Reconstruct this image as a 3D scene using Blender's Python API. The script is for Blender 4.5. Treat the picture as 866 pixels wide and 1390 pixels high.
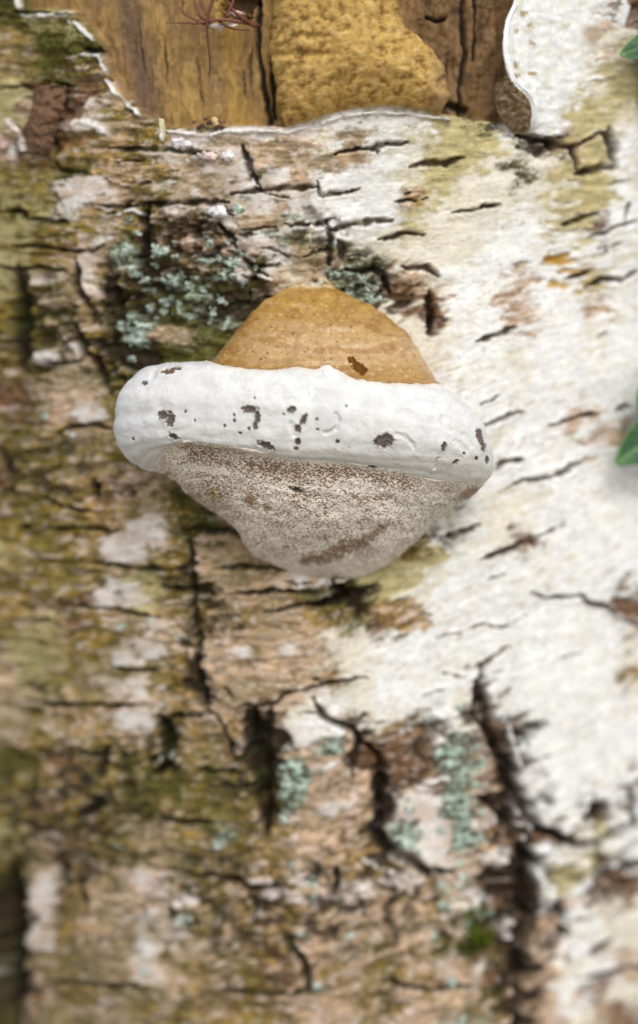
import bpy, math, random
import numpy as np
from math import radians, pi
random.seed(7)
rng = np.random.default_rng(7)
SC = bpy.context.scene
for o in list(bpy.data.objects):
    bpy.data.objects.remove(o)

# ------------------------------------------------------------------ camera, sky, sun, exposure
S = 0.0003            # metres per photograph pixel at the focus distance
DIST = 0.80           # camera to focus plane (world y = 0)
ZC = 1.15             # camera height above the ground
cam = bpy.data.cameras.new('camera')
camo = bpy.data.objects.new('camera', cam)
SC.collection.objects.link(camo)
camo.location = (0, -DIST, ZC)
camo.rotation_euler = (radians(90), 0, 0)
cam.sensor_fit = 'VERTICAL'
cam.sensor_height = 36
cam.sensor_width = 36
cam.lens = 36 * DIST / (1390 * S)
cam.clip_start = 0.05
cam.clip_end = 500
cam.dof.use_dof = True
cam.dof.focus_distance = DIST - 0.004
cam.dof.aperture_fstop = 1.85
cam.dof.aperture_blades = 7
SC.camera = camo

SUN_EL, SUN_AZ = 37, 15          # degrees; azimuth measured from the camera side towards the right
world = bpy.data.worlds.new('World')
SC.world = world
world.use_nodes = True
wn, wl = world.node_tree.nodes, world.node_tree.links
bg = wn['Background']
sky = wn.new('ShaderNodeTexSky')
sky.sky_type = 'NISHITA'
sky.sun_disc = False
sky.sun_elevation = radians(SUN_EL)
sky.sun_rotation = radians(180 - SUN_AZ)
sky.dust_density = 1.0
sky.air_density = 1.0
hs = wn.new('ShaderNodeHueSaturation')
hs.inputs['Saturation'].default_value = 0.40
wl.new(sky.outputs[0], hs.inputs['Color'])
wl.new(hs.outputs[0], bg.inputs[0])
bg.inputs[1].default_value = 0.15
sun = bpy.data.lights.new('sun', 'SUN')
sun.energy = 1.0
sun.angle = radians(20)
sun.color = (1.0, 0.985, 0.97)
suno = bpy.data.objects.new('sun', sun)
SC.collection.objects.link(suno)
from mathutils import Vector
sd = Vector((math.sin(radians(SUN_AZ)) * math.cos(radians(SUN_EL)), -math.cos(radians(SUN_AZ)) * math.cos(radians(SUN_EL)), math.sin(radians(SUN_EL))))
suno.rotation_euler = sd.to_track_quat('Z', 'Y').to_euler()
suno.location = (1, -2, 3)
SC.view_settings.view_transform = 'Standard'
SC.view_settings.look = 'None'
SC.view_settings.gamma = 1
SC.view_settings.use_curve_mapping = False
SC.view_settings.exposure = 0.50
SC.render.engine = 'CYCLES'
SC.cycles.max_bounces = 6

# ------------------------------------------------------------------ numeric helpers
_perm = rng.permutation(65536).astype(np.int64)
_ga = rng.uniform(0, 2 * pi, 65536)
_gx, _gy = np.cos(_ga).astype(np.float32), np.sin(_ga).astype(np.float32)
def _h(xi, yi, seed):
    return _perm[(_perm[(xi + seed * 131) & 65535] + yi * 57 + seed * 17) & 65535]
def noise(x, y, seed=0):
    x = np.asarray(x, np.float32); y = np.asarray(y, np.float32)
    xf = np.floor(x); yf = np.floor(y)
    xi = xf.astype(np.int64); yi = yf.astype(np.int64)
    fx = x - xf; fy = y - yf
    u = fx * fx * fx * (fx * (fx * 6 - 15) + 10); v = fy * fy * fy * (fy * (fy * 6 - 15) + 10)
    def g(a, b):
        h = _h(xi + a, yi + b, seed)
        return _gx[h] * (fx - a) + _gy[h] * (fy - b)
    n0 = g(0, 0) * (1 - u) + g(1, 0) * u
    n1 = g(0, 1) * (1 - u) + g(1, 1) * u
    return (n0 * (1 - v) + n1 * v) * 1.5
def fbm(x, y, octv=4, seed=0, gain=0.5):
    r = 0; a = 1; t = 0
    for i in range(octv):
        r = r + a * noise(x * 2 ** i, y * 2 ** i, seed + i * 7); t += a; a *= gain
    return r / t * 1.3
def worley(x, y, seed=0):
    xf = np.floor(x); yf = np.floor(y)
    xi = xf.astype(np.int64); yi = yf.astype(np.int64)
    best = np.full(np.shape(x), 9.0, np.float32); cid = np.zeros(np.shape(x), np.int64)
    for a in (-1, 0, 1):
        for b in (-1, 0, 1):
            h = _h(xi + a, yi + b, seed)
            px = xi + a + 0.5 + 0.42 * _gx[h]; py = yi + b + 0.5 + 0.42 * _gy[h]
            d = np.hypot(x - px, y - py)
            m = d < best
            best = np.where(m, d, best); cid = np.where(m, h, cid)
    return best, (cid % 1000) / 1000.0
def sstep(a, b, x):
    t = np.clip((x - a) / (b - a), 0, 1)
    return t * t * (3 - 2 * t)
def lin(r, g, b):
    c = np.array([r, g, b], float) / 255
    return np.where(c <= 0.04045, c / 12.92, ((c + 0.055) / 1.055) ** 2.4)
ALB = 0.80 / lin(238, 238, 238)[0]
def alb(r, g, b):           # colour of a surface as seen beside a white of 0.80
    return np.clip(lin(r, g, b) * ALB, 0, 0.85)
def seg_dist(u, v, pts):
    """distance to a polyline and the position along it (0..1)"""
    best = np.full(u.shape, 1e6, np.float32); tt = np.zeros(u.shape, np.float32)
    L = [math.dist(pts[i], pts[i + 1]) for i in range(len(pts) - 1)]
    tot = sum(L) or 1; acc = 0
    for i in range(len(pts) - 1):
        (ax, ay), (bx, by) = pts[i][:2], pts[i + 1][:2]
        dx, dy = bx - ax, by - ay
        q = max(dx * dx + dy * dy, 1e-6)
        t = np.clip(((u - ax) * dx + (v - ay) * dy) / q, 0, 1)
        d = np.hypot(u - ax - t * dx, v - ay - t * dy)
        m = d < best
        best = np.where(m, d, best); tt = np.where(m, (acc + t * L[i]) / tot, tt)
        acc += L[i]
    return best, tt
def inside(u, v, poly):
    r = np.zeros(u.shape, bool); n = len(poly)
    for i in range(n):
        (ax, ay), (bx, by) = poly[i], poly[(i + 1) % n]
        if ay == by: continue
        c = ((ay > v) != (by > v)) & (u < (bx - ax) * (v - ay) / (by - ay) + ax)
        r ^= c
    return r
def poly_sd(u, v, poly):
    """signed distance in pixels, positive inside"""
    d, _ = seg_dist(u, v, list(poly) + [poly[0]])
    return np.where(inside(u, v, poly), d, -d)

def P(u, v, y):
    """pixel and depth to a world point"""
    k = S * (DIST + y) / DIST
    return np.stack([(np.asarray(u) - 433) * k, np.asarray(y) + 0 * k, ZC + (695 - np.asarray(v)) * k], -1)
def proj(p):
    k = DIST / (DIST + p[..., 1]) / S
    return 433 + p[..., 0] * k, 695 - (p[..., 2] - ZC) * k

# ------------------------------------------------------------------ the leaning trunk's smooth surface
R = 0.27
TILT = radians(9.5)
CT, ST = math.cos(TILT), math.sin(TILT)
Y0, Z0 = 0.031, ZC + (695 - 590) * S
def trunk_point(th, h, r=R):
    xl = r * np.sin(th); yl = R - r * np.cos(th)
    return np.stack([xl, Y0 + yl * CT - h * ST, Z0 + h * CT + yl * ST], -1)
def trunk_normal(th):
    xl = np.sin(th); yl = -np.cos(th)
    return np.stack([xl, yl * CT, yl * ST], -1)
def to_trunk(u, v):
    """pixel to (theta, height) on the smooth trunk"""
    u = np.asarray(u, float); v = np.asarray(v, float)
    y = np.full(np.broadcast(u, v).shape, Y0)
    for _ in range(30):
        k = S * (DIST + y) / DIST
        X = (u - 433) * k; Z = ZC + (695 - v) * k
        yl0 = R - np.sqrt(np.maximum(R * R - X * X, 1e-6))
        h = (Z - Z0 - yl0 * ST) / CT
        y = 0.5 * y + 0.5 * (Y0 + yl0 * CT - h * ST)
    return np.arcsin(np.clip(X / R, -1, 1)), h
def on_trunk(u, v, out=0.0):
    th, h = to_trunk(u, v)
    return trunk_point(th, h, R + out)
_vt = np.linspace(-100, 1500, 161)
_yt = on_trunk(np.full(161, 435.0), _vt)[:, 1]
def ytr(v): return np.interp(v, _vt, _yt)

# ------------------------------------------------------------------ objects
def link(o): SC.collection.objects.link(o); return o
def thing(name, label, cat, loc, group=None):
    o = link(bpy.data.objects.new(name, None)); o.location = loc
    o.empty_display_size = 0.02
    o['label'] = label; o['category'] = cat
    if group: o['group'] = group
    return o
def world_loc(o):
    l = Vector(o.location)
    while o.parent: o = o.parent; l += Vector(o.location)
    return l
def mesh_obj(name, V, F, mat, parent=None, col=None, extra=None, smooth=True, loc=None):
    """V (n,3) world coordinates, F (m,4) or (m,3) array or list of faces"""
    V = np.asarray(V, np.float32)
    base = np.array(world_loc(parent) if parent else (0, 0, 0), np.float32)
    org = base if loc is None else np.array(loc, np.float32)
    me = bpy.data.meshes.new(name)
    if isinstance(F, np.ndarray):
        k = F.shape[1]
        me.vertices.add(len(V)); me.vertices.foreach_set('co', (V - org).ravel())
        me.loops.add(F.size); me.loops.foreach_set('vertex_index', F.astype(np.int32).ravel())
        me.polygons.add(len(F))
        me.polygons.foreach_set('loop_start', np.arange(0, F.size, k, dtype=np.int32))
        me.polygons.foreach_set('loop_total', np.full(len(F), k, np.int32))
        me.update(calc_edges=True)
    else:
        me.from_pydata([tuple(p) for p in (V - org)], [], [tuple(int(i) for i in f) for f in F])
    if smooth: me.polygons.foreach_set('use_smooth', np.ones(len(me.polygons), bool))
    if col is not None:
        a = me.color_attributes.new('albedo', 'FLOAT_COLOR', 'POINT')
        c = np.ones((len(V), 4), np.float32); c[:, :3] = col
        a.data.foreach_set('color', c.ravel())
    for nm, arr in (extra or {}).items():
        a = me.attributes.new(nm, 'FLOAT', 'POINT'); a.data.foreach_set('value', np.asarray(arr, np.float32))
    me.materials.append(mat)
    me.validate()
    o = link(bpy.data.objects.new(name, me))
    o.location = tuple(org - base)
    if parent: o.parent = parent
    return o
def sub(V, F, mask, *arrs):
    """faces in mask with their own vertices"""
    f = F[mask]
    idx, inv = np.unique(f, return_inverse=True)
    return (V[idx], inv.reshape(f.shape)) + tuple(a[idx] for a in arrs)
def tube(pts, rad, n=8):
    """tube along world points with a radius per point"""
    pts = [Vector(p) for p in pts]; V = []; F = []
    m = len(pts)
    for i, p in enumerate(pts):
        t = (pts[min(i + 1, m - 1)] - pts[max(i - 1, 0)]).normalized()
        a = t.cross(Vector((0.13, 0.9, 0.31))).normalized(); b = t.cross(a)
        for k in range(n):
            q = 2 * pi * k / n
            V.append(p + (a * math.cos(q) + b * math.sin(q)) * rad[i])
    for i in range(m - 1):
        for k in range(n):
            F.append((i * n + k, i * n + (k + 1) % n, (i + 1) * n + (k + 1) % n, (i + 1) * n + k))
    F.append(tuple(range(n))[::-1]); F.append(tuple(range((m - 1) * n, m * n)))
    return np.array([tuple(v) for v in V]), F
def spline(pts, n):
    pts = np.array(pts, float); t = np.linspace(0, len(pts) - 1, n)
    i = np.clip(t.astype(int), 0, len(pts) - 2); f = (t - i)[:, None]
    p0 = pts[np.clip(i - 1, 0, None)]; p1 = pts[i]; p2 = pts[i + 1]; p3 = pts[np.clip(i + 2, None, len(pts) - 1)]
    return 0.5 * (2 * p1 + (p2 - p0) * f + (2 * p0 - 5 * p1 + 4 * p2 - p3) * f ** 2 + (3 * p1 - p0 - 3 * p2 + p3) * f ** 3)

# ------------------------------------------------------------------ materials
def mat_base(name, rough, spec=0.3):
    m = bpy.data.materials.new(name); m.use_nodes = True
    n, l = m.node_tree.nodes, m.node_tree.links
    b = n['Principled BSDF']
    b.inputs['Roughness'].default_value = rough
    b.inputs['Specular IOR Level'].default_value = spec
    return m, n, l, b
def mix(n, l, typ, fac, a, b):
    x = n.new('ShaderNodeMix'); x.data_type = 'RGBA'; x.blend_type = typ
    for s, val in ((0, fac), (6, a), (7, b)):
        if hasattr(val, 'links') or hasattr(val, 'is_linked'): l.new(val, x.inputs[s])
        else: x.inputs[s].default_value = val
    return x.outputs[2]
def tex_noise(n, l, vec, scale, detail=4, rough=0.6):
    t = n.new('ShaderNodeTexNoise'); t.inputs['Scale'].default_value = scale
    t.inputs['Detail'].default_value = detail; t.inputs['Roughness'].default_value = rough
    if vec: l.new(vec, t.inputs['Vector'])
    return t.outputs['Fac']
def ramp(n, l, fac, stops):
    r = n.new('ShaderNodeValToRGB'); e = r.color_ramp.elements
    while len(e) < len(stops): e.new(0.5)
    for k, (p, c) in enumerate(stops):
        e[k].position = p; e[k].color = (*c, 1) if not np.isscalar(c) else (c, c, c, 1)
    l.new(fac, r.inputs[0]); return r.outputs[0]
def bump(n, l, b, h, strength, dist):
    x = n.new('ShaderNodeBump'); x.inputs['Strength'].default_value = strength
    x.inputs['Distance'].default_value = dist
    l.new(h, x.inputs['Height']); l.new(x.outputs[0], b.inputs['Normal'])
def mat_albedo(name, rough, fine=900, var=(0.78, 1.18), bstr=0.5, bdist=0.0004, spec=0.25, stretch=(1, 1, 1), coarse=160):
    m, n, l, b = mat_base(name, rough, spec)
    at = n.new('ShaderNodeAttribute'); at.attribute_name = 'albedo'
    tc = n.new('ShaderNodeTexCoord')
    mp = n.new('ShaderNodeMapping'); mp.inputs['Scale'].default_value = stretch
    l.new(tc.outputs['Object'], mp.inputs[0])
    f1 = tex_noise(n, l, mp.outputs[0], fine, 5, 0.65)
    f2 = tex_noise(n, l, mp.outputs[0], coarse, 4, 0.6)
    c1 = ramp(n, l, f1, [(0.3, var[0]), (0.7, var[1])])
    c2 = ramp(n, l, f2, [(0.3, 0.88), (0.7, 1.1)])
    c = mix(n, l, 'MULTIPLY', 1.0, at.outputs['Color'], c1)
    c = mix(n, l, 'MULTIPLY', 1.0, c, c2)
    l.new(c, b.inputs['Base Color'])
    bump(n, l, b, f1, bstr, bdist)
    return m
M_bark = mat_albedo('birch bark', 0.8, 620, (0.82, 1.13), 0.35, 0.0005, 0.15, (0.7, 0.7, 1.3))
M_wood = mat_albedo('weathered wood', 0.75, 500, (0.7, 1.22), 0.7, 0.0006, 0.25, (2.2, 2.2, 0.22), 260)
M_burl = mat_albedo('grainy burl', 0.8, 260, (0.85, 1.12), 0.2, 0.0006, 0.1)
M_crust = mat_albedo('tan crust', 0.36, 900, (0.84, 1.12), 0.25, 0.0002, 0.45)
M_lichen = mat_albedo('mint lichen', 0.9, 600, (0.7, 1.2), 0.6, 0.0006, 0.1)
M_moss = mat_albedo('moss', 0.9, 500, (0.7, 1.3), 0.2, 0.0003, 0.1)
M_twig = mat_albedo('red brown rootlet', 0.6, 500, (0.7, 1.2), 0.5, 0.0003, 0.3)
M_leaf = mat_albedo('ivy leaf', 0.5, 260, (0.85, 1.15), 0.15, 0.0003, 0.5)
M_paper = mat_albedo('torn paper bark', 0.7, 500, (0.85, 1.1), 0.4, 0.0004, 0.2)
M_scar = mat_albedo('exposed dark pores', 0.9, 1500, (0.35, 1.6), 1.0, 0.0008, 0.15)
M_rim = mat_albedo('white fungus margin', 0.62, 1100, (0.94, 1.04), 0.22, 0.00025, 0.3)

def pore_material():
    m, n, l, b = mat_base('pore surface', 0.8, 0.2)
    at = n.new('ShaderNodeAttribute'); at.attribute_name = 'albedo'
    pm = n.new('ShaderNodeAttribute'); pm.attribute_name = 'brown'
    tc = n.new('ShaderNodeTexCoord')
    vo = n.new('ShaderNodeTexVoronoi'); vo.inputs['Scale'].default_value = 1180
    vo.inputs['Randomness'].default_value = 0.85
    l.new(tc.outputs['Object'], vo.inputs['Vector'])
    nz = tex_noise(n, l, tc.outputs['Object'], 340, 4, 0.6)
    # radius of the open pore grows with the worn brown patches
    ma = n.new('ShaderNodeMath'); ma.operation = 'MULTIPLY_ADD'
    l.new(pm.outputs['Fac'], ma.inputs[0]); ma.inputs[1].default_value = 0.40; ma.inputs[2].default_value = 0.25
    mb = n.new('ShaderNodeMath'); mb.operation = 'MULTIPLY_ADD'
    l.new(nz, mb.inputs[0]); mb.inputs[1].default_value = 0.34; mb.inputs[2].default_value = -0.17
    mc = n.new('ShaderNodeMath'); mc.operation = 'ADD'; l.new(ma.outputs[0], mc.inputs[0]); l.new(mb.outputs[0], mc.inputs[1])
    md = n.new('ShaderNodeMath'); md.operation = 'SUBTRACT'; l.new(mc.outputs[0], md.inputs[0]); l.new(vo.outputs['Distance'], md.inputs[1])
    mr = n.new('ShaderNodeMapRange'); l.new(md.outputs[0], mr.inputs[0])
    mr.inputs[1].default_value = -0.04; mr.inputs[2].default_value = 0.10
    hole = mr.outputs[0]
    hc = mix(n, l, 'MIX', pm.outputs['Fac'], (*alb(160, 132, 108), 1), (*alb(128, 96, 68), 1))
    c = mix(n, l, 'MIX', hole, at.outputs['Color'], hc)
    f = tex_noise(n, l, tc.outputs['Object'], 900, 4)
    c = mix(n, l, 'MULTIPLY', 1.0, c, ramp(n, l, f, [(0.3, 0.82), (0.7, 1.12)]))
    l.new(c, b.inputs['Base Color'])
    iv = n.new('ShaderNodeMath'); iv.operation = 'SUBTRACT'; iv.inputs[0].default_value = 1; l.new(hole, iv.inputs[1])
    bump(n, l, b, iv.outputs[0], 0.75, 0.0006)
    return m
M_pore = pore_material()

def ground_material():
    m, n, l, b = mat_base('leaf litter', 0.95, 0.1)
    tc = n.new('ShaderNodeTexCoord')
    f = tex_noise(n, l, tc.outputs['Object'], 14, 6, 0.7)
    l.new(ramp(n, l, f, [(0.3, (0.18, 0.16, 0.13)), (0.5, (0.36, 0.33, 0.28)), (0.7, (0.48, 0.45, 0.39))]), b.inputs['Base Color'])
    bump(n, l, b, f, 0.8, 0.03)
    return m
gv = [(-60, -60, 0), (60, -60, 0), (60, 60, 0), (-60, 60, 0)]
g = mesh_obj('ground', gv, [(0, 1, 2, 3)], ground_material(), smooth=False)
g['kind'] = 'structure'

# ------------------------------------------------------------------ bark colour plan, cells of 36 px on the trunk
CELLS = """
GLLTTTTTTTTTTTTTTTTTBWWB
TGGGLTTTTTTTTTTTTTTTWWPC
TGGOPTTTTTTTTTTTTTTCWWCL
LTBBOTTTTTTTTTTTTTTCWWLL
LBBWPOOTWWWWWWWWLLDWWLLC
PBRTOOWWPWPCPPWCLLLCDPLW
OTGTPTOPWGWPPPWCLLCGCLLC
LOWWPOWPWWPWWWWTLCCCCLLW
OLGTOBBDPWMCWWWLCCCWWLBW
LOTWPDBPDDWPBCCCCCWWCWWC
LTPWODDDMDPCPMBPCWWPWYLW
ODPTGDMDDDBCDMDBPWWPWWPW
ODPODGDGMGGGCCCCCWWPWWCW
ODWODDGGGGGGCCCCCWWCWWCW
BOWPOGGOGGTTCCCCWWWCWWWW
BPPTTOOOTTTTCCCCWWWWWPWW
OTOPOOTTTTTTCCCCWWCWWWPP
BOPTPOTTTTTTCCCCWWWWWWWW
BOGTBPGGPTTPCCCCLWWCWWWW
OOOTTPOGTPTPCCCLLWCCWWWW
LOTOPWOGPPPPPCLLWWCBCWWW
TOOTPLODPTPWPGLLCWWWWWWW
OPTBWLODPPPOGDLCWWWWWWWB
TLBOTTWODTPTTGBCWWWCWWWB
OLTOOWTDPPPPCCWWWWWWWWWC
PLOPWOODPPTPTCWWWWBWWWWT
PDPOPWTDPPPCWCWWWCBWWWWC
POPTPWOPTDDCPDCTWCBDWWWW
GOBTDOOTPBDPPDBBTMPDWCWW
GOBOPGGOGODMWPDPBMPBWWCB
OBOODGTGOODPWPDWWPBDCWGW
LBBBOPTOMOOPPTDWWPTDDWLW
OPBOTPPTOTTPTTDPWPPDDCLW
DPBTPWPBTPOWPTOTPMBDDWBB
DPBTPPWOPTOPOPGPTWBDBPCC
DOOPPWOPOBTBPPGPGPGDPWBC
DPTPPWPTPOBPOPOTPWBDPCWP
DBOTPOPTBOBPPTGPTPGDPWBC
DPOPPTOTPOTPPPOPPMTDPCPB
""".split()
COL = {'W': (244, 242, 237), 'C': (232, 224, 206), 'P': (192, 162, 132), 'T': (160, 129, 78), 'O': (136, 111, 48),
       'L': (188, 174, 124), 'G': (88, 84, 38), 'D': (46, 36, 25), 'B': (112, 82, 56), 'M': (150, 158, 136),
       'R': (158, 98, 58), 'Y': (190, 148, 60)}
HGT = {'W': .0006, 'C': .0004, 'P': .0003, 'T': .0, 'O': .0, 'L': .0002, 'G': -.0002, 'D': -.0032, 'B': -.0012, 'M': .0, 'R': -.0008, 'Y': 0}
KEYS = list(COL)

# cracks: (points, width px, depth mm)
CR = [
 ([(0,16),(50,17),(100,22)],3), ([(0,120),(60,115),(100,116)],4), ([(22,172),(26,190),(24,215)],7), ([(68,188),(75,216)],5),
 ([(145,200),(180,203),(250,206),(290,208)],4), ([(110,68),(138,70)],6), ([(328,198),(340,232),(352,258)],8),
 ([(455,208),(485,202),(510,200),(525,196),(555,194)],5), ([(508,208),(520,196)],3), ([(700,182),(725,190),(740,190),(752,200),(775,200),(782,216),(785,234)],7),
 ([(825,172),(830,195),(835,222)],8), ([(780,200),(800,188),(825,180)],4), ([(785,118),(815,112),(835,107)],4),
 ([(72,216),(80,232),(125,236)],4), ([(0,288),(25,287),(40,297),(65,300),(92,303)],5), ([(20,333),(70,336),(90,341),(130,341),(145,330)],4),
 ([(0,360),(20,365),(60,362),(85,368),(100,376)],4), ([(22,368),(28,400),(26,432),(22,470),(20,505)],14), ([(105,350),(107,370),(102,385),(110,400),(120,420),(122,440)],6),
 ([(135,280),(165,282),(178,272)],4), ([(165,282),(200,277),(260,275),(310,273)],5), ([(200,280),(195,310),(190,340),(185,370)],9), ([(155,385),(160,425)],9),
 ([(315,263),(340,260),(390,256),(432,254)],4), ([(325,312),(350,312),(375,308)],3), ([(385,305),(432,304)],3), ([(355,335),(400,348)],3),
 ([(295,305),(315,325),(318,337)],5), ([(330,350),(345,365),(365,375)],5), ([(310,415),(335,410),(340,398)],4),
 ([(430,248),(438,265),(460,262),(487,257)],4), ([(557,227),(580,222),(605,222),(630,214)],5), ([(535,273),(565,272),(580,268)],3), ([(612,288),(640,284),(680,277)],4),
 ([(513,325),(535,320),(555,316),(575,318)],4), ([(425,305),(443,303),(455,298)],4), ([(445,300),(447,330),(445,362)],6), ([(450,312),(480,304),(530,298)],5),
 ([(458,328),(470,340),(463,352)],8), ([(470,365),(490,368),(510,365),(520,372),(530,398)],8), ([(545,363),(580,363),(595,378)],5), ([(583,395),(586,432),(584,455)],7),
 ([(780,236),(800,232),(835,225),(837,214)],7), ([(648,283),(680,277)],3), ([(760,305),(790,297),(812,290)],5), ([(800,322),(822,316),(835,308),(866,300)],4),
 ([(847,300),(850,275)],4), ([(765,380),(795,372),(805,366)],4), ([(795,390),(820,380),(845,380),(866,368)],5), ([(65,495),(100,492),(115,490)],4),
 ([(100,440),(115,480),(130,490),(140,520),(145,535)],10), ([(150,440),(155,480),(152,505),(165,520)],5), ([(75,590),(95,580),(120,578),(158,582)],5), ([(0,606),(8,645)],9),
 ([(645,464),(680,452),(698,446)],5), ([(650,550),(675,538)],3), ([(655,578),(685,567),(710,558)],4), ([(745,578),(780,568),(813,560)],4), ([(835,557),(855,551)],5),
 ([(668,640),(685,628),(712,624)],5), ([(718,652),(750,648),(775,635),(797,622)],5), ([(0,665),(27,668)],5), ([(40,675),(60,678),(90,688),(135,695)],4),
 ([(30,715),(45,715)],5), ([(60,718),(75,718),(100,716),(160,720)],4), ([(50,757),(125,763)],2), ([(125,764),(160,766),(180,772),(216,772),(240,775)],5),
 ([(97,818),(130,825),(165,828),(190,835),(216,838)],4), ([(35,842),(70,843)],4), ([(131,652),(133,680)],10), ([(25,822),(45,824)],3),
 ([(258,732),(258,760),(262,800),(265,830),(270,864),(268,900),(275,940),(282,970)],7), ([(250,716),(300,722),(325,722),(338,748)],7),
 ([(216,798),(260,800),(290,806)],5), ([(290,772),(340,770),(400,772)],4), ([(310,806),(370,802),(432,803)],4), ([(360,830),(400,822),(440,818)],5),
 ([(452,788),(470,808),(450,818),(425,822)],8), ([(540,736),(565,722),(585,712)],4), ([(598,732),(620,724),(650,714)],5), ([(680,668),(705,655),(725,650),(762,646)],4),
 ([(650,760),(680,748),(710,740)],5), ([(720,736),(750,717),(765,710)],3), ([(720,805),(740,812),(770,810),(790,810),(800,820),(820,822),(840,840),(868,850)],4),
 ([(590,866),(620,860),(648,850),(663,848),(672,856),(690,850),(715,835)],3), ([(30,950),(60,958),(100,958),(150,960),(200,955)],5), ([(150,908),(180,910),(216,910)],5),
 ([(105,1020),(135,1025),(150,1012)],6), ([(200,1035),(216,1028)],9), ([(140,1015),(135,1060)],8), ([(222,975),(270,972),(290,968)],4), ([(290,968),(310,1000),(320,1030)],4),
 ([(306,933),(317,947)],5), ([(325,958),(372,957),(390,940),(410,936),(450,927),(500,919)],4), ([(346,966),(350,1010),(358,1060),(360,1110),(362,1130)],17),
 ([(368,962),(362,1000),(370,1040)],7), ([(335,966),(332,1000),(345,1040)],7), ([(215,975),(228,1000),(230,1040),(210,1050)],12), ([(270,1045),(325,1050)],7),
 ([(425,948),(428,958),(440,974),(465,985),(480,992),(490,1010),(480,1030),(478,1055)],7), ([(485,982),(498,968)],4), ([(500,1015),(515,1025),(518,1050),(514,1085),(515,1110),(512,1135),(530,1155),(555,1170),(580,1185),(612,1186)],12),
 ([(550,990),(580,985),(600,995)],3), ([(598,915),(632,922)],3), ([(655,905),(650,930),(658,960),(668,1000),(690,1040),(700,1070),(720,1110),(740,1130),(762,1140)],13),
 ([(655,905),(670,892),(692,880)],5), ([(650,935),(645,972),(655,990)],7), ([(450,1215),(460,1195),(455,1175)],5), ([(655,1082),(680,1110),(720,1117)],6), ([(755,1138),(797,1152)],6),
 ([(715,1125),(718,1180),(712,1240),(705,1300),(700,1400)],15), ([(755,1220),(760,1260),(772,1275)],7), ([(855,1075),(858,1110),(868,1125)],8), ([(838,1182),(870,1170)],10),
 ([(20,1110),(50,1125),(80,1132)],6), ([(80,1170),(95,1210)],8), ([(12,1178),(14,1230),(14,1300),(10,1390)],22), ([(120,1080),(135,1095),(105,1112)],9), ([(100,1190),(120,1230)],8),
 ([(216,1110),(240,1115),(290,1117)],5), ([(216,1180),(250,1185),(290,1190),(325,1195),(335,1208),(370,1205),(402,1200)],5), ([(335,1208),(342,1225),(345,1245)],4), ([(385,1268),(395,1285),(412,1305),(420,1350)],8),
 ([(228,1232),(236,1252)],6), ([(640,978),(655,970)],4), ([(60,1330),(140,1340),(210,1338)],5), ([(300,1345),(370,1352),(450,1340)],5), ([(520,1330),(580,1345),(640,1338)],5), ([(780,1330),(840,1318),(870,1310)],5),
]
# raised white torn edges: (points, width px, raise mm)
PEEL = [
 ([(20,-8),(27,12)],5,1.6), ([(28,20),(60,22),(100,17)],5,1.6), ([(100,29),(112,42),(126,54)],5,1.8), ([(106,74),(134,75),(143,98)],3.5,1.4), ([(142,108),(155,125),(172,143),(192,157)],4,1.8),
 ([(219,161),(222,195)],4,1.2), ([(222,178),(250,180),(285,185),(300,178),(340,177),(390,180),(432,168),(470,157),(510,152),(560,155),(612,163)],4,1.6),
 ([(83,30),(100,30)],4,.8), ([(82,170),(120,166),(145,180)],6,.7), ([(488,1165),(520,1180),(545,1192)],4,1.0),
 ([(690,985),(700,1020),(712,1060)],4,1.2), ([(612,1056),(580,1062),(560,1070)],5,.8), ([(270,240),(262,225),(255,216)],3,.8),
 ([(160,292),(180,284),(192,292)],3,.8), ([(350,372),(372,382)],4,.8), ([(330,215),(345,250),(352,256)],3,.5),
]
for _ in range(115):        # small dashes on the rough side
    if random.random() < 0.55: u0, v0 = random.uniform(0, 430), random.uniform(190, 1390)
    else: u0, v0 = random.uniform(200, 866), random.uniform(960, 1390)
    L_ = random.uniform(10, 42); a_ = random.gauss(0, 0.16)
    CR.append(([(u0, v0), (u0 + L_ * .5, v0 + L_ * .5 * a_ + random.gauss(0, 1.5)), (u0 + L_, v0 + L_ * a_)], random.choice((2, 2.5, 3))))
for _ in range(24):         # lenticel dashes on the pale side, rising to the right
    u0, v0 = random.uniform(440, 850), random.uniform(200, 960)
    L_ = random.uniform(8, 30); a_ = -0.12 - 0.3 * sstep(450, 750, u0) * (1 if v0 > 330 else 0.3)
    CR.append(([(u0, v0), (u0 + L_, v0 + L_ * a_)], random.choice((1.6, 2, 2.4))))

WOOD = [(34,-90),(34,14),(98,15),(112,34),(128,54),(139,72),(146,100),(157,122),(194,156),(216,174),(250,176),(300,173),(340,173),(390,175),(432,163),(470,152),(510,147),(560,150),(612,158),(668,168),(690,170),(700,120),(700,40),(715,-90)]
BURL = [(372,-90),(366,20),(364,70),(372,120),(378,160),(392,178),(430,168),(470,156),(510,151),(560,155),(600,158),(613,135),(609,100),(592,66),(562,42),(542,16),(537,-90)]

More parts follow.
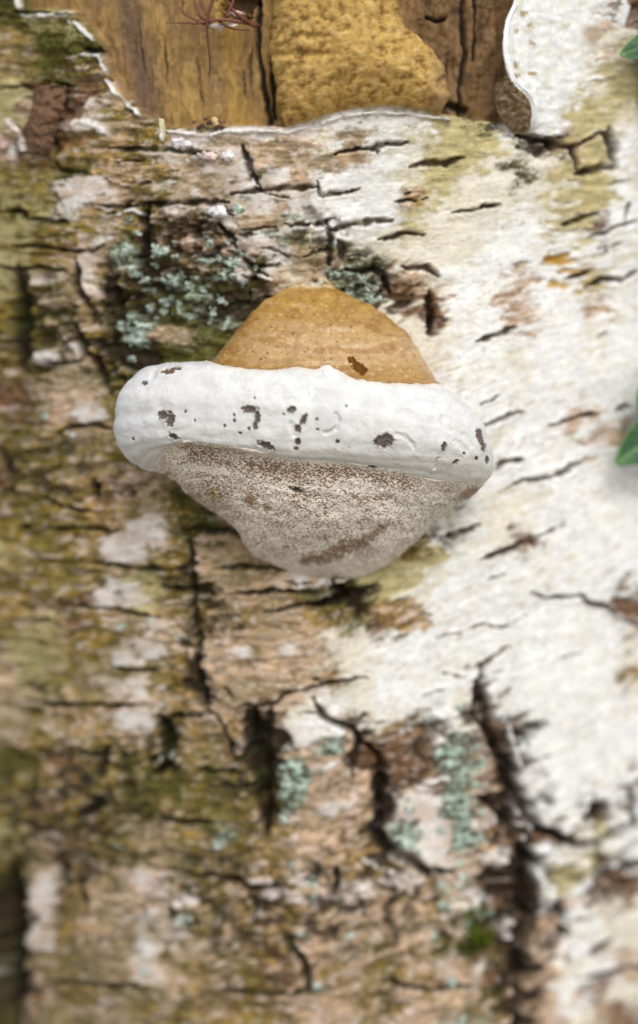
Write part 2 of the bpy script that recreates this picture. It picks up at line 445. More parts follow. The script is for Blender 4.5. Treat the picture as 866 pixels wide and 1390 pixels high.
# ------------------------------------------------------------------ trunk grid
HD = 0.00056
th_d = np.arange(-0.585, 0.5851, HD / R)
th_c = np.linspace(0.585, 2 * pi - 0.585, 190)[1:-1]
th = np.concatenate([th_d, th_c]); NT = len(th)
h_lo, h_hi = float(to_trunk(433., 1415.)[1]), float(to_trunk(433., -22.)[1])
h_d = np.arange(h_lo, h_hi, HD)
h_bot = (0 - 0.02 - Z0) / CT - 0.02
hh = np.concatenate([np.linspace(h_bot, h_lo, 130)[:-1], h_d, np.linspace(h_d[-1], h_d[-1] + 0.70, 100)[1:]]); NH = len(hh)
TH, HH = np.meshgrid(th, hh)
p0 = trunk_point(TH, HH)
U, Vv = proj(p0)
wrap = np.where(TH > pi, TH - 2 * pi, TH)
farside = np.abs(wrap) > 0.9
U = np.where(farside, 433 + np.sign(wrap) * 690 + (wrap - np.sign(wrap) * 0.9) * R / S, U)
Vv = np.where(farside, 590 - HH / S, Vv)
U = U.astype(np.float32); Vv = Vv.astype(np.float32)
shape = U.shape
u = U.ravel(); v = Vv.ravel(); N = len(u)
# grain rises to the right on the pale side
tiltv = v + 0.30 * np.clip(u - 430, 0, 900) * sstep(250, 520, v) + 0.10 * np.clip(u - 430, 0, 900)
# colour classes
w1 = 24 * fbm(u / 55, v / 36, 5, 11); w2 = 15 * fbm(u / 60, v / 30, 5, 23)
cu = (u + w1) / 36 - 0.5; cv = (v + w2) / 36 - 0.5
NR, NC = len(CELLS), 24
def mirror(i, n):
    i = np.mod(i, 2 * n); return np.where(i >= n, 2 * n - 1 - i, i)
grid = np.array([[KEYS.index(c) for c in r] for r in CELLS])
xi = np.floor(cu).astype(int); yi = np.floor(cv).astype(int); fx = (cu - xi).astype(np.float32); fy = (cv - yi).astype(np.float32)
def bsp(f): return [(1 - f) ** 3 / 6, (3 * f ** 3 - 6 * f ** 2 + 4) / 6, (-3 * f ** 3 + 3 * f ** 2 + 3 * f + 1) / 6, f ** 3 / 6]
bx_, by_ = bsp(fx), bsp(fy)
W = np.zeros((len(KEYS), N), np.float32)
for a in range(4):
    for b in range(4):
        g_ = grid[mirror(yi + b - 1, NR), mirror(xi + a - 1, NC)]
        wt = bx_[a] * by_[b]
        for k in range(len(KEYS)):
            W[k] += wt * (g_ == k)
BLOBS = '''W 590 1130 62 52;B 545 1028 62 36;P 450 1085 52 40;M 395 1065 20 42;M 622 1095 26 42;M 550 1135 26 22;M 632 1138 22 22;W 740 870 120 90;W 800 1010 70 90;W 735 1185 30 48;L 762 1192 26 20;W 58 1218 22 42;W 60 1275 22 16;W 205 1203 20 12;W 205 1282 16 14;P 142 1215 20 20;
W 120 556 24 18;W 68 530 26 18;W 65 486 15 13;W 172 744 46 20;W 200 714 26 16;W 160 806 32 16;W 200 880 22 25;W 165 898 13 8;W 190 945 13 9;W 178 975 22 16;P 312 900 46 42;W 330 885 22 10;W 425 990 40 24;W 480 1212 46 16;W 545 1198 30 12;W 452 1096 26 12;W 252 1218 18 10;W 240 1266 16 10;
W 355 1196 16 7;W 385 1216 34 7;W 120 252 26 12;W 92 260 13 9;W 115 316 10 11;W 55 376 36 8;W 105 168 40 9;W 142 176 11 12;W 268 194 22 10;W 295 290 17 13;P 230 310 14 15;W 340 340 26 22;W 330 370 16 18;M 185 446 28 22;P 232 456 38 14;M 265 396 22 18;M 226 386 14 12;M 170 348 14 22;M 212 346 13 13;
D 200 312 9 40;D 205 412 34 20;D 305 408 26 22;D 150 405 14 40;D 28 435 13 70;D 350 1030 16 66;D 226 1010 14 36;D 12 1245 20 70;D 690 1090 20 40;D 715 1200 18 90;B 740 1135 44 14;M 445 1010 18 14;M 612 1025 14 26;W 720 1105 26 30;W 660 1120 18 18;B 690 1135 16 16;W 675 1165 22 14;G 650 1270 22 24;W 640 1230 24 20;P 500 1250 50 34;
O 60 720 60 30;O 40 800 60 20;W 310 300 20 10;P 85 520 40 40;P 300 760 40 22;P 330 790 46 12;P 385 870 50 30;W 395 880 14 9;L 575 750 40 20;O 560 752 20 12;L 520 780 34 22;D 470 805 22 14;T 550 835 40 24;B 850 825 20 16;Y 765 352 22 8;B 585 430 16 26;W 470 245 50 18;P 380 205 40 26;P 345 300 40 12;
P 150 1175 22 8;P 200 1130 40 10;W 690 1265 14 14;P 715 1270 12 30;W 790 1260 30 26;B 845 1195 24 16;D 815 1107 16 16;P 280 1285 40 16;W 20 205 9 12;P 40 145 20 10;O 100 310 34 10;P 225 870 16 20'''
for bl in BLOBS.replace('\n', '').split(';'):
    kk, bx, by, brx, bry = bl.split(); bx, by, brx, bry = map(float, (bx, by, brx, bry))
    s = np.where((np.abs(u - bx) < brx * 2 + 40) & (np.abs(v - by) < bry * 2 + 40))[0]
    d = np.hypot((u[s] + .55 * w1[s] - bx) / brx, (v[s] + .5 * w2[s] - by) / bry)
    d = d + .45 * fbm(u[s] / 18, tiltv[s] / 10, 4, 977, .65)
    q = (1 - sstep(.45, 1.35, d)) * .82
    W[:, s] *= 1 - q; W[KEYS.index(kk), s] += q
for k in range(len(KEYS)):
    nz = 3.0 * fbm(u / 36, tiltv / 20, 6, 40 + 13 * k, 0.66)
    W[k] = np.log(np.maximum(W[k] - 0.015, 0.0004)) + nz
W = np.exp(2.6 * (W - W.max(0))); W /= W.sum(0)
PAL = np.array([alb(*COL[k]) for k in KEYS], np.float32)
wk = KEYS.index('W')
pinkish = np.clip(sstep(470, 330, u) + sstep(1000, 1110, v) * sstep(760, 640, u), 0, 1) * (.45 + .55 * sstep(-.2, .2, fbm(u / 40, v / 26, 4, 978)))
col = W.T @ PAL + (W[wk] * pinkish)[:, None] * (alb(212, 191, 176) - PAL[wk])
hgt = (W.T @ np.array([HGT[k] for k in KEYS], np.float32))
Wd = {k: W[i] for i, k in enumerate(KEYS)}
pale = Wd['W'] + Wd['C'] + 0.6 * Wd['L'] + 0.3 * Wd['P']
rough = np.clip(1 - pale, 0, 1)
# streaks, stains and flecks
st = fbm(u / 46, tiltv / 5.5, 5, 201, .6)
col *= (1 + .75 * rough * fbm(u / 34, v / 24, 5, 209, .6) + (0.26 * rough + 0.10) * st + (0.34 * rough + .08) * fbm(u / 17, tiltv / 6, 4, 207, .62))[:, None]
fl = fbm(u / 15, tiltv / 6, 4, 233, .6)
m = sstep(0.22, 0.42, fl) * (pale > .4) * (0.35 + 0.5 * sstep(-.1, .4, fbm(u / 120, v / 90, 3, 240)))
col = col * (1 - .65 * m[:, None]) + .65 * m[:, None] * alb(190, 160, 112)
m = sstep(0.16, 0.34, fbm(u / 26, tiltv / 11, 5, 261, .62)) * (Wd['P'] + Wd['T'] + Wd['O'] + Wd['B'] * .5)
col = col * (1 - .75 * m[:, None]) + .75 * m[:, None] * alb(222, 200, 186)      # bits of paper left on the tan layers
m = sstep(0.2, 0.4, fbm(u / 24, tiltv / 13, 5, 281, .62)) * (Wd['P'] + Wd['T'] + Wd['O'] + Wd['L'] * .4) * sstep(620, 380, u + .0 * v + 170 * sstep(950, 1100, v) * -1)
col = col * (1 - .7 * m[:, None]) + .7 * m[:, None] * alb(96, 92, 44)           # algae film
lam = fbm(u / 50, tiltv / 13, 5, 301, .58)
hgt += (0.0019 * rough + 0.00024) * lam + 0.0010 * rough * fbm(u / 20, v / 14, 4, 311) + 0.0024 * rough * fbm(u / 58, v / 34, 4, 313)
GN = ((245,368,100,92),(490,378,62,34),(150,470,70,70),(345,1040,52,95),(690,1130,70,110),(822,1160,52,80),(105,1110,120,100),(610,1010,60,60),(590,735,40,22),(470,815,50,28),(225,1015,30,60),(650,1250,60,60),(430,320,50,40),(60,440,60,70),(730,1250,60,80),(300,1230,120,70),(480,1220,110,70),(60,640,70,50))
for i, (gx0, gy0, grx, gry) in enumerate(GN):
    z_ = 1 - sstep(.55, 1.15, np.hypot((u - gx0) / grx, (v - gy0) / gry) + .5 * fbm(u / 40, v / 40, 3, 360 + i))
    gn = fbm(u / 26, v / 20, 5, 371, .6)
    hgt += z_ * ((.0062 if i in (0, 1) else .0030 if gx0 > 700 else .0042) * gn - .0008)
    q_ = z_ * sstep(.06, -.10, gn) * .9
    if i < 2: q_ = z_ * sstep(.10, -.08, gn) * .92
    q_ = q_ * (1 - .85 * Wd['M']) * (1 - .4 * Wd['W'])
    col = col * (1 - q_[:, None]) + q_[:, None] * alb(58, 46, 32)  # low relief painted darker: recess shade in the colour, besides dark old bark
ml = fbm(u / 10, v / 9, 4, 381, .6); mm = Wd['M'] * sstep(.0, .16, ml); md_ = Wd['M'] * sstep(0, -.2, ml) * .8
col = col * (1 - md_[:, None]) + md_[:, None] * alb(74, 66, 48)
col = col * (1 - mm[:, None]) + mm[:, None] * (alb(182, 200, 184) * (1 + .35 * fbm(u / 5, v / 5, 2, 385)[:, None]))
hgt += Wd['M'] * .0010 * sstep(-.05, .2, ml) + 0.0022 * fbm(u / 260, v / 220, 3, 321)
hgt += Wd['G'] * 0.0012 * fbm(u / 7, v / 7, 3, 331) + Wd['M'] * 0.0012 * fbm(u / 9, v / 9, 3, 341)
m = sstep(.22, .40, fbm(u / 12, tiltv / 6.5, 4, 285, .6)) * (Wd['P'] + Wd['T'] + Wd['O'] + .6 * Wd['B'] + .3 * Wd['L']) * (.4 + .6 * sstep(-.2, .3, fbm(u / 70, v / 60, 3, 286)))
col = col * (1 - .5 * m[:, None]) + .5 * m[:, None] * alb(226, 212, 202)
m = sstep(.20, .40, fbm(u / 11, tiltv / 7, 4, 287, .6)) * (Wd['P'] + Wd['T'] + Wd['O'] + .5 * Wd['L']) * (.3 + .7 * sstep(-.2, .3, fbm(u / 60, v / 60, 3, 288)))
col = col * (1 - .5 * m[:, None]) + .5 * m[:, None] * alb(84, 78, 46)
m = sstep(.2, .4, fbm(u / 14, tiltv / 6, 4, 289, .6)) * (Wd['W'] + Wd['C']) * (.2 + .8 * sstep(-.05, .35, fbm(u / 80, tiltv / 50, 3, 290)))
col = col * (1 - .55 * m[:, None]) + .55 * m[:, None] * alb(176, 152, 118)
m = sstep(.12, .42, fbm(u / 85, tiltv / 5.5, 4, 293, .6)) * (Wd['W'] + Wd['C']) * (.35 + .65 * sstep(-.2, .2, fbm(u / 90, v / 70, 3, 294)))
col = col * (1 - .38 * m[:, None]) + .38 * m[:, None] * alb(200, 188, 158)
m = sstep(.05, .45, fbm(u / 75, tiltv / 40, 4, 295, .6)) * (Wd['W'] + Wd['C']) * sstep(420, 520, u)
col = col * (1 - .22 * m[:, None]) + .22 * m[:, None] * alb(222, 212, 172)
m = sstep(-.25, .3, fbm(u / 110, v / 80, 4, 296, .6)) * sstep(520, 360, u + .25 * (v - 700)) * (1 - .6 * Wd['W'])
col = col * (1 - .42 * m[:, None]) + .42 * m[:, None] * alb(104, 98, 44)
m = sstep(-.3, .3, fbm(u / 90, v / 70, 4, 297, .6)) * sstep(990, 1120, v) * sstep(600, 380, u) * (1 - .5 * Wd['W'])
col = col * (1 - .38 * m[:, None]) + .38 * m[:, None] * alb(82, 74, 48)
m = sstep(.15, .4, fbm(u / 40, tiltv / 16, 4, 291, .6)) * Wd['W']
col = col * (1 - .35 * m[:, None]) + .35 * m[:, None] * alb(222, 221, 219)
ly = tiltv / 23 + 1.5 * fbm(u / 120, v / 60, 3, 346) + .35 * fbm(u / 25, v / 14, 3, 347)
fr = ly - np.floor(ly); lid = np.floor(ly).astype(int)
pres = sstep(.0, .30, fbm(u / 75 + lid * 7.3, lid * 3.1 + 0 * u, 3, 348)) * np.clip(rough * 1.1 + .12, 0, 1)
hgt += pres * (0.0012 * (1 - fr) ** 1.5 - 0.0004)
ln_ = pres * sstep(.0, .04, fr) * sstep(.17, .07, fr) 
col = col * (1 - .6 * ln_[:, None]) + .6 * ln_[:, None] * alb(70, 55, 36)
lt_ = pres * sstep(.82, .94, fr) * sstep(-.1, .3, fbm(u / 30, v / 20, 3, 349))
col = col * (1 - .55 * lt_[:, None]) + .55 * lt_[:, None] * alb(222, 208, 196)
# cracks
ju = u + 5.0 * fbm(u / 22, v / 22, 4, 401) ; jv = v + 4.0 * fbm(u / 20, v / 16, 4, 411)
wj = 1 + 0.6 * fbm(u / 18, v / 18, 3, 421)
crk = np.zeros(N, np.float32)
brk = fbm(u / 16, v / 16, 3, 431)
infr = np.where((u > -60) & (u < 930) & (v > -60) & (v < 1460))[0]
uf, vf = ju[infr], jv[infr]
CRACKCOL = alb(44, 34, 25)
for pts, w in CR:
    xs = [p[0] for p in pts]; ys = [p[1] for p in pts]; pad = w * 3 + 8
    s = infr[(uf > min(xs) - pad) & (uf < max(xs) + pad) & (vf > min(ys) - pad) & (vf < max(ys) + pad)]
    if not len(s): continue
    d, t = seg_dist(ju[s], jv[s], pts)
    ww = w * (0.74 if w >= 4 else .55) * wj[s] * (0.35 + 0.65 * np.minimum(sstep(0, .22, t), sstep(1, .78, t)))
    q = 1 - sstep(ww * 0.45, ww * 1.25 + 1.0, d)
    if w < 7: q = q * (1 - (.75 if w < 3.5 else .35) * sstep(.12, .4, brk[s]))
    dep = (0.0012 + 0.00055 * w) * q
    lip = 0.0004 * np.exp(-((d - ww * 1.9) / (ww * 0.7 + 1)) ** 2)
    hgt[s] = hgt[s] - dep + lip
    crk[s] = np.maximum(crk[s], q)
ck = (sstep(.25, .85, crk) * (.93 - .25 * sstep(-.1, .4, fbm(u / 30, v / 24, 3, 441))))[:, None]
mossy = (sstep(560, 380, u) * sstep(-.2, .25, fbm(u / 45, v / 45, 3, 447)))[:, None]
CRACKCOL = (CRACKCOL * (1 - mossy) + mossy * alb(52, 54, 28)) * (1 + 1.6 * (pale > .6)[:, None]) * (1 + 1.0 * sstep(0, .5, fbm(u / 40, v / 40, 3, 451)))[:, None]
col = col * (1 - ck) + ck * CRACKCOL
# raised white edges
for pts, w, up in PEEL:
    xs = [p[0] for p in pts]; ys = [p[1] for p in pts]; pad = w * 3
    s = infr[(uf > min(xs) - pad) & (uf < max(xs) + pad) & (vf > min(ys) - pad) & (vf < max(ys) + pad)]
    d, t = seg_dist(u[s] + .4 * (ju[s] - u[s]), v[s] + .4 * (jv[s] - v[s]), pts)
    ww = w * .62 * np.clip(0.25 + 0.75 * wj[s] - .5 * brk[s], .12, 1.3) * (0.3 + 0.7 * np.minimum(sstep(0, .1, t), sstep(1, .9, t)))
    q = 1 - sstep(ww * .75, ww * 1.15 + .5, d)
    q = q * (sstep(.25, -.15, brk[s]) if up < 1.4 else .35 + .65 * sstep(.28, .02, fbm(u[s] / 26, v[s] / 26, 3, 461)))
    hgt[s] = np.maximum(hgt[s], 0) * q + hgt[s] * (1 - q) + up * .001 * q
    col[s] = col[s] * (1 - q[:, None]) + q[:, None] * alb(238, 232, 224) * (1 + .18 * fbm(u[s] / 9, v[s] / 7, 3, 462))[:, None]

# bare wood and the burl
sdw = np.full(N, -999, np.float32); sdb = np.full(N, -999, np.float32)
s = np.where((u > -10) & (u < 760) & (v > -140) & (v < 230) & ~farside.ravel())[0]
jw = 2.0 * fbm(u[s] / 14, v[s] / 14, 3, 501)
sdw[s] = poly_sd(u[s], v[s], WOOD) + jw
sdb[s] = poly_sd(u[s] + 5 * fbm(u[s] / 20, v[s] / 20, 3, 511), v[s], BURL)
wd = sstep(0, 5, sdw)
s = np.where(sdw > 0)[0]
us, vs = u[s], v[s]
uw = us + 10 * fbm(us / 60, vs / 70, 3, 521)
grain = fbm(uw / 9, vs / 42, 5, 531, .66)
g2 = fbm(uw / 34, vs / 90, 5, 541, .6)
wc = np.tile(alb(150, 118, 70), (len(s), 1))
def lay(c, m, rgb): return c * (1 - m[:, None]) + m[:, None] * alb(*rgb)
wc = lay(wc, sstep(-.05, .4, g2) * .6, (186, 150, 86))
wc = lay(wc, sstep(.05, -.4, g2) * .6, (134, 106, 74))
wc = lay(wc, .5 * sstep(.1, .5, fbm(us / 20, vs / 16, 4, 545)), (182, 148, 96))
wc = lay(wc, .8 * np.exp(-((us - 165 - .18 * vs) / 22) ** 2), (112, 88, 72))
wc = lay(wc, .6 * np.exp(-((us - 305 - .12 * vs) / 16) ** 2), (182, 144, 66))
wc = lay(wc, .6 * np.exp(-((us - 330) / 14) ** 2 - ((vs - 95) / 40) ** 2), (112, 90, 66))
rz = sstep(548, 590, us - .3 * (vs - 60))
wc = lay(wc, .85 * rz, (122, 92, 60))
wc = lay(wc, rz * .6 * sstep(-.1, .35, fbm(us / 22, vs / 34, 5, 547, .6)), (156, 124, 88))
wc = lay(wc, rz * .6 * sstep(-.05, -.4, fbm(us / 26, vs / 30, 5, 548, .6)), (72, 52, 36))
wc *= (1 + .36 * grain)[:, None]
wh = -0.0085 * wd[s] + rz * .0022 * fbm(us / 26, vs / 40, 5, 549, .6) - 0.0012 * (us > 600) + 0.0011 * grain + 0.0018 * g2
wh += 0.003 * np.exp(-((us - 250) / 90) ** 2)
for pts, w in (([(348,-60),(349,30),(346,60),(352,90),(357,125),(365,172)],5), ([(371,55),(368,90),(370,160)],4), ([(641,-60),(637,30),(641,70),(634,110),(630,170)],4), ([(586,22),(600,27),(612,24)],3), ([(600,110),(606,95)],4), ([(610,140),(640,150)],8), ([(655,-20),(652,80)],3), ([(215,40),(221,90),(219,130)],1.8), ([(262,70),(268,120),(272,165)],1.8), ([(325,90),(331,140)],2.2), ([(180,20),(186,70),(184,100)],1.6), ([(240,-20),(246,30)],1.6), ([(340,45),(336,90),(342,150)],1.8), ([(618,60),(614,110)],2)):
    d, t = seg_dist(us + .6 * (ju[s] - us), vs, pts)
    q = (1 - sstep(w * .3, w * .9 + (1 if w > 2.5 else .3), d)) * (1 if w > 2.5 else .55 * sstep(0, .3, t) * sstep(1, .6, t))
    wh -= .003 * q; wc = lay(wc, q, (40, 30, 22))
b = sstep(-2, 5, sdb[s])
dome = np.sqrt(np.clip(1 - (1 - np.clip(sdb[s], 0, 105) / 105) ** 2, 0, 1))
wo, wid = worley(us / 8.5, vs / 7.5, 551)
gr = fbm(us / 13, vs / 11, 5, 561, .62)
gl = fbm(us / 42, vs / 34, 4, 565, .6)
bh = -0.004 + 0.021 * dome + 0.0006 * gr + 0.0002 * (0.5 - wo) + 0.0014 * gl
bh -= 0.003 * np.exp(-((us - 458) / 10) ** 2) * sstep(90, 115, vs)
bh -= 0.002 * np.exp(-((vs - 78 - .03 * (us - 460)) / 5) ** 2) * sstep(480, 420, us)
bc = np.tile(alb(192, 154, 86), (len(s), 1))
bc = lay(bc, sstep(.05, .5, gr) * .6, (218, 188, 130))
bc = lay(bc, sstep(.0, -.4, gr) * .8, (118, 86, 46))
bc = lay(bc, sstep(.55, .8, wo) * .25, (110, 76, 36))
bc = lay(bc, sstep(0, .5, gl) * .4, (206, 172, 100))
bc = lay(bc, .6 * sstep(560, 610, us + .2 * vs - 20), (158, 128, 98))
hgt[s] = hgt[s] * (1 - wd[s]) + wd[s] * (wh * (1 - b) + bh * b)
col[s] = col[s] * (1 - wd[s][:, None]) + wd[s][:, None] * (wc * (1 - b[:, None]) + bc * b[:, None])

# dark niche where the rootlets grow and hollow spots
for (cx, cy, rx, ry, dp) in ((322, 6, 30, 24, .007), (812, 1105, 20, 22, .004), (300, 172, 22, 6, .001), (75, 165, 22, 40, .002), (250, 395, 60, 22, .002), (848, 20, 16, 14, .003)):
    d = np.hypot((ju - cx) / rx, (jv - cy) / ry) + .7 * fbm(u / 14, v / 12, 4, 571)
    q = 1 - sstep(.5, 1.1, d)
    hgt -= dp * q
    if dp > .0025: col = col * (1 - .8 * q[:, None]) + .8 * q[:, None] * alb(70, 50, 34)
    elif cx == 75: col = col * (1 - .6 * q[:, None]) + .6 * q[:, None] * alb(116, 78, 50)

# ------------------------------------------------------------------ bark plates: geodesic cells that break along the cracks
SEEDS = [(60,60),(60,140),(30,205),(150,150),(110,225),(190,225),(40,255),(60,320),(150,310),(110,265),(395,205),(270,240),(290,192),(400,280),(380,325),(480,235),(490,172),(600,190),(560,300),(530,345),(700,260),
 (805,205),(770,110),(790,270),(845,255),(830,340),(700,350),(8,430),(65,420),(130,400),(80,465),(85,540),(130,465),(30,590),(110,620),(250,320),(190,440),(270,440),(60,690),(150,690),(120,740),(50,780),(200,745),(150,800),
 (230,770),(60,880),(200,870),(130,842),(300,745),(330,785),(300,830),(390,785),(400,845),(340,890),(300,940),(460,850),(100,920),(190,935),(60,990),(180,985),(250,940),(245,1010),(120,1040),(40,1060),(720,520),(760,720),
 (640,890),(560,940),(780,960),(740,450),(620,620),(480,950),(400,1020),(450,1080),(430,1140),(280,1080),(580,1030),(590,1120),(640,1030),(690,1090),(500,1200),(480,1270),(560,1260),(650,1170),(665,1230),(620,1260),(780,1180),
 (800,1260),(780,1060),(840,1105),(280,1150),(380,1170),(290,1250),(180,1160),(60,1220),(160,1250),(50,1130),(120,1140),(360,1250),(430,1250),(740,1260),(10,1250),(60,1370),(200,1370),(330,1375),(470,1370),(600,1380),(780,1375),(420,560),(300,620)]
q4 = 4; gw, gh = 232, 372
gu = np.arange(gw) * q4 - 30.0; gvv = np.arange(gh) * q4 - 40.0
GU, GV = np.meshgrid(gu, gvv)
cost = np.ones(GU.shape) + 0.6 * np.clip(fbm(GU / 30, GV / 18, 3, 601), -.5, 1)
for pts, w in CR:
    if len(pts) < 2: continue
    xs = [p[0] for p in pts]; ys = [p[1] for p in pts]
    a0, a1 = int(max(0, (min(xs) + 10) // 4)), int(min(gw, (max(xs) + 54) // 4)); b0, b1 = int(max(0, (min(ys) + 20) // 4)), int(min(gh, (max(ys) + 64) // 4))
    if a1 <= a0 or b1 <= b0: continue
    d, _ = seg_dist(GU[b0:b1, a0:a1], GV[b0:b1, a0:a1], pts)
    cost[b0:b1, a0:a1] += (10 + 3 * w) * (d < max(w * .5, 2.6))
cost = np.where(poly_sd(GU, GV, WOOD) > 6, 900.0, cost)
dist = np.full(GU.shape, 1e9); lab = np.full(GU.shape, -1)
for i, (a, b_) in enumerate(SEEDS):
    y_, x_ = int((b_ + 40) / 4), int((a + 30) / 4)
    dist[y_, x_] = 0; lab[y_, x_] = i
for it in range(330):
    for ax, sh, k in ((1, 1, 1.0), (1, -1, 1.0), (0, 1, 1.9), (0, -1, 1.9)):
        nd = np.roll(dist, sh, ax) + cost * k; nl = np.roll(lab, sh, ax)
        m = nd < dist
        dist[m] = nd[m]; lab[m] = nl[m]
def at_(a, b): return lab[np.clip(((b + 40) / 4).round().astype(int), 0, gh - 1), np.clip(((a + 30) / 4).round().astype(int), 0, gw - 1)]
plate = at_(u, v); platej = at_(u + .8 * (ju - u), v + .8 * (jv - v))
inbox = (u > -28) & (u < 895) & (v > -38) & (v < 1440) & ~farside.ravel()
plate = np.where(inbox, plate, -1); platej = np.where(inbox, platej, -1)
pr = rng.normal(0, 1, len(SEEDS) + 1)
hgt += np.where(platej >= 0, pr[platej], 0) * 0.0007 * np.clip(rough + .15, 0, 1) * (1 - wd)

vert = trunk_point(TH, HH, R + hgt.reshape(shape)).reshape(-1, 3)
ii = np.arange(NH * NT).reshape(NH, NT)
a_ = ii[:-1]; b_ = ii[1:]
F = np.stack([a_, np.roll(a_, -1, 1), np.roll(b_, -1, 1), b_], -1).reshape(-1, 4)
fp = plate[F[:, 0]]
fw = sdw[F[:, 0]] > 2.0
fb = (sdb[F[:, 0]] > 0) & fw
FG = np.where(fw, -2, fp).reshape(NH - 1, NT)
def comps(m):
    c = np.where(m, np.arange(1, m.size + 1).reshape(m.shape), 0)
    while True:
        n = c.copy()
        n[1:] = np.maximum(n[1:], c[:-1]); n[:-1] = np.maximum(n[:-1], n[1:])
        n[:, 1:] = np.maximum(n[:, 1:], n[:, :-1]); n[:, :-1] = np.maximum(n[:, :-1], n[:, 1:])
        n = np.where(m, n, 0)
        if (n == c).all(): return c
        c = n
for pas in range(2):
    for i in range(len(SEEDS)):
        r_, c_ = np.where(FG == i)
        if not len(r_): continue
        r0, r1, c0, c1 = max(r_.min() - 1, 0), r_.max() + 2, max(c_.min() - 1, 0), c_.max() + 2
        box = FG[r0:r1, c0:c1]; cm = comps(box == i)
        ids, cnt = np.unique(cm[cm > 0], return_counts=True)
        big = ids[cnt.argmax()] if cnt.max() > 150 else -1
        for k in ids:
            if k == big: continue
            m = cm == k; dl = m.copy()
            dl[1:] |= m[:-1]; dl[:-1] |= m[1:]; dl[:, 1:] |= m[:, :-1]; dl[:, :-1] |= m[:, 1:]
            nb = box[dl & ~m]; nb = nb[(nb != i) & (nb != -2)]
            if len(nb): box[m] = np.bincount(nb + 1).argmax() - 1
fp = FG.reshape(-1)
base = trunk_point(np.array(0.0), np.array(h_bot + .02), 0.0)
trunk = thing('birch_trunk', 'old birch trunk with cracked white and tan bark, bare yellow wood at its top', 'tree trunk', (0.0, float(base[1]), 0.0))
top_i = NH * NT
vert2 = np.vstack([vert, trunk_point(np.array([0.0]), np.array([hh[-1]]), 0.0)])
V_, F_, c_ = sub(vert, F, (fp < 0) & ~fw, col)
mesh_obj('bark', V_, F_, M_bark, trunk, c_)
ring = ii[-1]
capV = np.vstack([vert[ring], trunk_point(np.array([0.0]), np.array([hh[-1]]), 0.0)])
mesh_obj('cut_top', capV, np.array([(k, (k + 1) % NT, NT) for k in range(NT)]), M_wood, trunk, np.tile(alb(170, 135, 90), (len(capV), 1)))
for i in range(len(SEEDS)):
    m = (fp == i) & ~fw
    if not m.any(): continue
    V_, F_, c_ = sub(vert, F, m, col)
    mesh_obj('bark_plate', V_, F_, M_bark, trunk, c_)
V_, F_, c_ = sub(vert, F, fw & ~fb, col); mesh_obj('bare_wood', V_, F_, M_wood, trunk, c_)
V_, F_, c_ = sub(vert, F, fb, col); mesh_obj('wood_burl', V_, F_, M_burl, trunk, c_)
def surf_h(uu, vv_):
    """relief of the bark at a pixel"""
    t_, h_ = to_trunk(uu, vv_)
    i = np.clip(np.searchsorted(hh, h_), 0, NH - 1); j = np.clip(np.searchsorted(th_d, t_), 0, len(th_d) - 1)
    return hgt.reshape(shape)[i, j]

# ------------------------------------------------------------------ peeling bark flap, top right
def sheet(name, rows, thick, mat, colf, parent, nu=60, nv=60, rn=0.0, jit=0.0):
    """rows: list of polylines of (u, v, out mm above trunk); lofted, with thickness"""
    R_ = np.array([spline(r, nu) for r in rows])
    R_ = np.transpose(np.array([spline(R_[:, k], nv) for k in range(nu)]), (1, 0, 2))
    uu, vv_, oo = R_[..., 0], R_[..., 1], R_[..., 2] * .001
    oo = oo + rn * fbm(uu / 14, vv_ / 10, 4, 77)
    uu, vv_ = uu + jit * fbm(uu / 9, vv_ / 9, 4, 78), vv_ + jit * fbm(uu / 9, vv_ / 9, 4, 79)
    t_, h_ = to_trunk(uu, vv_)
    nrm = trunk_normal(t_)
    a = trunk_point(t_, h_, R + oo)
    du = np.gradient(a, axis=1); dv = np.gradient(a, axis=0)
    nn = np.cross(du, dv); nn /= np.linalg.norm(nn, axis=-1, keepdims=True) + 1e-12
    nn *= np.sign((nn * nrm).sum(-1, keepdims=True).mean())
    bk = a - nn * thick
    V = np.vstack([a.reshape(-1, 3), bk.reshape(-1, 3)]); n0 = nu * nv
    id_ = np.arange(n0).reshape(nv, nu)
    q = np.stack([id_[:-1, :-1], id_[:-1, 1:], id_[1:, 1:], id_[1:, :-1]], -1).reshape(-1, 4)
    fs = [q, q[:, ::-1] + n0]
    edge = np.concatenate([id_[0], id_[1:, -1], id_[-1, -2::-1], id_[-2:0:-1, 0]])
    e2 = np.roll(edge, -1)
    fs.append(np.stack([edge, edge + n0, e2 + n0, e2], -1))
    c = colf(uu.ravel(), vv_.ravel())
    edge_c = np.vstack([c, c])
    return mesh_obj(name, V, np.vstack(fs), mat, parent, edge_c)
def c_flap(uu, vv_):
    c = np.tile(alb(238, 236, 230), (len(uu), 1))
    c = lay(c, sstep(.1, .45, fbm(uu / 22, vv_ / 13, 4, 901)) * .5, (214, 206, 170))
    for (x, y, rx, ry) in ((704,20,8,6),(712,36,6,4),(694,44,6,4),(690,90,6,7),(688,104,9,4),(717,60,6,4),(716,100,10,3),(838,12,6,4)):
        c = lay(c, (1 - sstep(.4, 1.2, np.hypot((uu - x) / rx, (vv_ - y) / ry) + .5 * fbm(uu / 5, vv_ / 5, 2, 911))) * .85, (150, 122, 62))
    c = lay(c, sstep(780, 800, uu) * sstep(28, 40, vv_) * sstep(75, 50, vv_) * .8, (176, 148, 112))
    c = lay(c, sstep(775, 815, uu + 10 * fbm(uu / 20, vv_ / 20, 3, 921)) * sstep(60, 85, vv_) * .75, (190, 172, 112))
    c = lay(c, sstep(115, 140, vv_) * sstep(755, 790, uu) * .8, (184, 164, 100))
    return c
